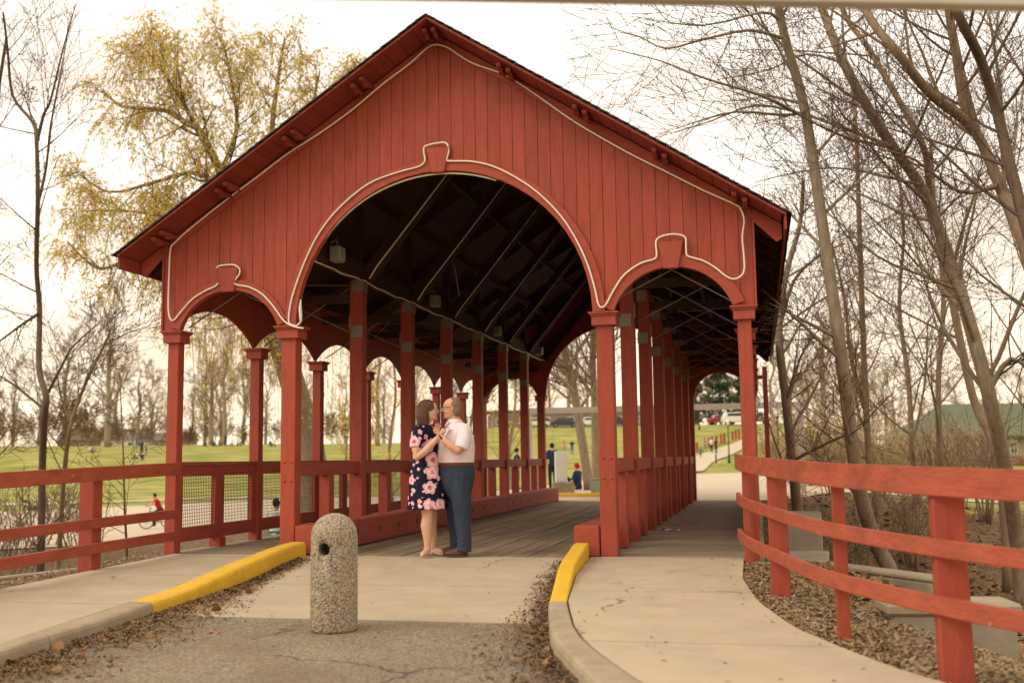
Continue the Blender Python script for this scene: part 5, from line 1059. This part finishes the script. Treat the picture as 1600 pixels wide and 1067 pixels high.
# ---- woman (faces +X in the pair's own frame, turned a little to the camera)
wb = MB(); wc = (-.168, -.01, 1.640)
head(wb, wc, 1, .99); wb.tube([(-.205, 0, 1.44), (-.195, 0, 1.50), (-.18, 0, 1.58)], [.062, .052, .054], 12)
wb.rings([((-.215, 0, 1.36), .10, .13), ((-.21, 0, 1.42), .09, .14), ((-.205, 0, 1.47), .06, .075)], 14)
wb.tube([(-.275, -.165, 1.40), (-.29, -.205, 1.30), (-.295, -.24, 1.19), (-.285, -.255, 1.10), (-.20, -.262, 1.165), (-.11, -.255, 1.26), (-.035, -.235, 1.335)], [.056, .060, .056, .050, .046, .038, .027], 12)
hand(wb, (-.032, -.232, 1.338), (.5, .15, .75), (.3, -1, .1), (.35, .5, .4))
wb.tube([(-.10, .155, 1.40), (-.02, .20, 1.30), (.05, .19, 1.34), (.10, .16, 1.43)], [.052, .048, .04, .027], 10); hand(wb, (.10, .16, 1.43), (.5, -.2, .6), (0, 1, 0), (.3, .3, .3))
for (hx, hy), (kx, ky), (ax, ay), in (((-.21, -.09), (-.19, -.075), (-.190, -.075)), ((-.19, .09), (-.15, .09), (-.135, .10))):
    wb.tube([(hx, hy, .80), (lerp(hx, kx, .5), lerp(hy, ky, .5), .64), (kx, ky, .49), (kx + .002, ky, .43), (kx - .012, ky, .33), (lerp(kx, ax, .7), lerp(ky, ay, .7), .20), (ax, ay, .10), (ax, ay, .055)], [.098, .088, .070, .064, .066, .050, .036, .038], 14)
wb.tube([(-.190, -.075, .055), (-.215, -.12, .045), (-.238, -.165, .024), (-.245, -.185, .018)], [.034, .034, .030, .016], 10); wb.tube([(-.135, .10, .055), (-.09, .09, .045), (-.04, .075, .024), (-.02, .07, .018)], [.034, .034, .030, .016], 10)
wo = cp(wb, 'person', 'skin', None, remesh=.0065, smod=3); tag(wo, 'woman in navy floral dress and beige heels embracing man at bridge entrance', 'person'); face_bits(wo, wc, 1, .99, 'steel')
dr = MB()
dr.rings([((-.20, 0, .520), .222, .215), ((-.20, 0, .60), .215, .208), ((-.203, 0, .74), .205, .20), ((-.208, 0, .90), .192, .195), ((-.210, 0, 1.0), .172, .18), ((-.206, 0, 1.09), .152, .168), ((-.20, 0, 1.18), .160, .178), ((-.20, 0, 1.27), .172, .185), ((-.205, 0, 1.35), .150, .185), ((-.212, 0, 1.41), .115, .175), ((-.212, 0, 1.45), .088, .125), ((-.21, 0, 1.468), .07, .085)], 28)
dr.tube([(-.235, -.10, 1.42), (-.275, -.165, 1.40), (-.292, -.21, 1.30), (-.300, -.235, 1.215), (-.300, -.237, 1.205)], [.070, .076, .080, .076, .07], 14); dr.tube([(-.18, .10, 1.42), (-.10, .155, 1.40), (-.03, .195, 1.31), (-.025, .196, 1.305)], [.07, .07, .066, .06], 12)
# hem folds
for i in range(14):
    a = 2 * PI * i / 14; dr.tube([(-.2 + .205 * math.cos(a), .2 * math.sin(a), .515), (-.2 + .19 * math.cos(a), .186 * math.sin(a), .72), (-.2 + .165 * math.cos(a), .17 * math.sin(a), .92)], [.030, .020, .008], 7)
cp(dr, 'dress', 'dress', wo, remesh=.009, smod=4)
hw = MB(); hw.ell((-.196, -.01, 1.672), (.112, .094, .092), 16, 10); hw.rings([((-.222, -.01, 1.455), .055, .088), ((-.228, -.01, 1.50), .072, .10), ((-.232, -.01, 1.57), .084, .102), ((-.228, -.01, 1.65), .088, .098), ((-.215, -.01, 1.72), .07, .08)], 18)
for i in range(12): a = lerp(-1.9, 1.9, i / 11); hw.tube([(-.225 - .07 * math.cos(a), -.01 + .088 * math.sin(a), 1.70), (-.228 - .078 * math.cos(a), -.01 + .099 * math.sin(a), 1.57), (-.226 - .068 * math.cos(a), -.01 + .095 * math.sin(a), 1.445 + .012 * math.sin(i * 2.3))], [.016, .015, .007], 6)
cp(hw, 'hair', 'hair_brown', wo, remesh=.008, smod=2)
for (pts, hx, hy) in (([(-.190, -.068, .045), (-.215, -.12, .030), (-.240, -.17, .016), (-.252, -.198, .012)], -.182, -.058), ([(-.142, .10, .045), (-.09, .09, .030), (-.035, .075, .016), (-.012, .07, .012)], -.150, .102)):
    s_ = MB(); s_.tube(pts, [(.036, .036), (.037, .026), (.034, .018), (.014, .010)], 12); s_.tube([(hx, hy, .06), (hx - .0, hy, .0)], [.022, .011], 8); s_.tube([(pts[0][0] + .045 * math.cos(a), pts[0][1] + .043 * math.sin(a), .088) for a in [2 * PI * q / 14 for q in range(15)]], .006, 5, False)
    cp(s_, 'shoe', 'shoe_beige', wo, remesh=.006, smod=1)
# ---- man (faces -X)
mbm = MB(); mc = (.088, -.015, 1.655)
head(mbm, mc, -1, 1.04); mbm.tube([(.135, 0, 1.44), (.125, 0, 1.51), (.105, 0, 1.58)], [.075, .066, .064], 12)
mbm.tube([(.245, -.20, 1.40), (.235, -.265, 1.29), (.205, -.305, 1.195), (.185, -.31, 1.17), (.11, -.300, 1.215), (.03, -.275, 1.28), (-.035, -.245, 1.335)], [.06, .058, .054, .052, .048, .042, .031], 12)
hand(mbm, (-.04, -.243, 1.34), (-.25, .2, .9), (-.8, -.5, 0), (.55, .8, .6))
mbm.tube([(.10, .20, 1.40), (.0, .27, 1.22), (-.10, .26, 1.12), (-.22, .22, 1.12)], [.06, .055, .047, .03], 10); hand(mbm, (-.22, .22, 1.12), (-1, -.1, 0), (0, 0, 1), (.3, .3, .3))
mbm.rings([((.14, 0, 1.30), .12, .15), ((.14, 0, 1.42), .10, .17), ((.135, 0, 1.47), .07, .09)], 14)
mo = cp(mbm, 'person', 'skin_man', None, remesh=.0065, smod=3); tag(mo, 'man in white shirt and navy trousers embracing woman at bridge entrance', 'person'); face_bits(mo, mc, -1, 1.04)
st = MB()
st.rings([((.137, 0, 1.005), .198, .205), ((.133, 0, 1.06), .212, .218), ((.130, 0, 1.13), .220, .226), ((.135, 0, 1.21), .218, .228), ((.145, 0, 1.29), .202, .226), ((.152, 0, 1.36), .170, .222), ((.150, 0, 1.42), .130, .200), ((.142, 0, 1.465), .092, .125), ((.136, 0, 1.49), .080, .09)], 28)
st.tube([(.19, -.12, 1.42), (.248, -.20, 1.395), (.240, -.268, 1.29), (.212, -.308, 1.20), (.208, -.311, 1.19)], [.080, .086, .084, .079, .074], 14); st.tube([(.14, .12, 1.42), (.10, .20, 1.39), (.02, .26, 1.25), (.015, .262, 1.24)], [.08, .08, .074, .07], 12)
rngc = random.Random(9)
for i in range(9): z = 1.06 + .03 * i; a0 = rngc.uniform(-2.6, -.6); st.tube([(.14 + .212 * math.cos(a0), .218 * math.sin(a0), z), (.14 + .214 * math.cos(a0 + .35), .22 * math.sin(a0 + .35), z + .05), (.14 + .205 * math.cos(a0 + .7), .215 * math.sin(a0 + .7), z + .12)], [.006, .013, .005], 6)
cp(st, 'shirt', 'shirt_man', mo, remesh=.009, smod=4)
co = MB(); co.rings([((.136, 0, 1.462), .092, .105), ((.128, 0, 1.50), .088, .088), ((.124, 0, 1.528), .080, .080)], 20); co.tube([(.06, -.07, 1.50), (.035, -.05, 1.46), (.045, -.02, 1.425)], [(.03, .008), (.03, .008), (.008, .006)], 8); cp(co, 'collar', 'shirt_man', mo, smooth=True)
tm = MB()
tm.rings([((.16, 0, .64), .12, .16), ((.155, 0, .70), .155, .185), ((.148, 0, .76), .178, .195), ((.145, 0, .82), .196, .205), ((.145, 0, .88), .207, .212), ((.142, 0, .95), .206, .212), ((.138, 0, 1.015), .200, .207)], 28)
for (x0, y0), (x1, y1), (x2, y2) in (((.185, -.10), (.205, -.105), (.225, -.105)), ((.115, .10), (.115, .10), (.135, .10))):
    tm.tube([(x0, y0, .92), (x0, y0, .74), (lerp(x0, x1, .6), lerp(y0, y1, .6), .60), (x1, y1, .48), (x1 + .004, y1, .36), (x2, y2, .22), (x2, y2, .10), (x2 - .006, y2, .045)], [.125, .125, .112, .100, .094, .086, .082, .086], 18)
    for z, a in ((.12, .3), (.17, 1.4), (.44, .2), (.50, 1.2), (.23, 2.2)): tm.tube([(x2 - .07, y2 - .05, z), (x2 - .01, y2 - .082, z + .015), (x2 + .07, y2 - .04, z + .04)], [.006, .014, .006], 6)
cp(tm, 'trousers', 'trouser_man', mo, remesh=.009, smod=3)
be = MB(); be.rings([((.138, 0, .998), .208, .2145), ((.138, 0, 1.036), .2095, .216)], 36); bo = cp(be, 'belt', 'belt', mo); cp(MB().box((-.072, -.03, 1.017), (.012, .045, .04)), 'buckle', 'gold', bo)
for x2, y2 in ((.218, -.108), (.128, .10)):
    s_ = MB(); s_.rings([((x2 - .055, y2, .012), (.105, .165), .048), ((x2 - .055, y2, .045), (.10, .150), .046), ((x2 - .03, y2, .075), (.075, .095), .042), ((x2 - .005, y2, .10), (.05, .05), .040)], 16); so_ = cp(s_, 'shoe', 'shoe_brown', mo, remesh=.008, smod=2)
    cp(MB().rings([((x2 - .055, y2, .0), (.108, .168), .05), ((x2 - .055, y2, .016), (.108, .168), .05)], 16), 'sole', 'sole', so_)
hm_ = MB(); hm_.ell((.116, -.015, 1.688), (.092, .083, .092), 16, 10); hm_.ell((.142, -.015, 1.63), (.062, .078, .085), 12, 8); cp(hm_, 'hair', 'hair_man', mo, remesh=.008, smod=2)
gt = MB(); gt.ell((.004, -.015, 1.552), (.018, .024, .026), 10, 7); gt.ell((.000, -.015, 1.612), (.010, .030, .007), 10, 6); cp(gt, 'beard', 'beard', mo, smooth=True)
wt = MB().tube([Vector((-.008, -.258, 1.312)) + .040 * (Vector((.7, -.1, .65)).normalized().orthogonal().normalized() * math.cos(a) + Vector((.7, -.1, .65)).normalized().cross(Vector((.7, -.1, .65)).normalized().orthogonal().normalized()) * math.sin(a)) for a in [2 * PI * q / 18 for q in range(19)]], .011, 6, False); cp(wt, 'watch', 'black_metal', mo)
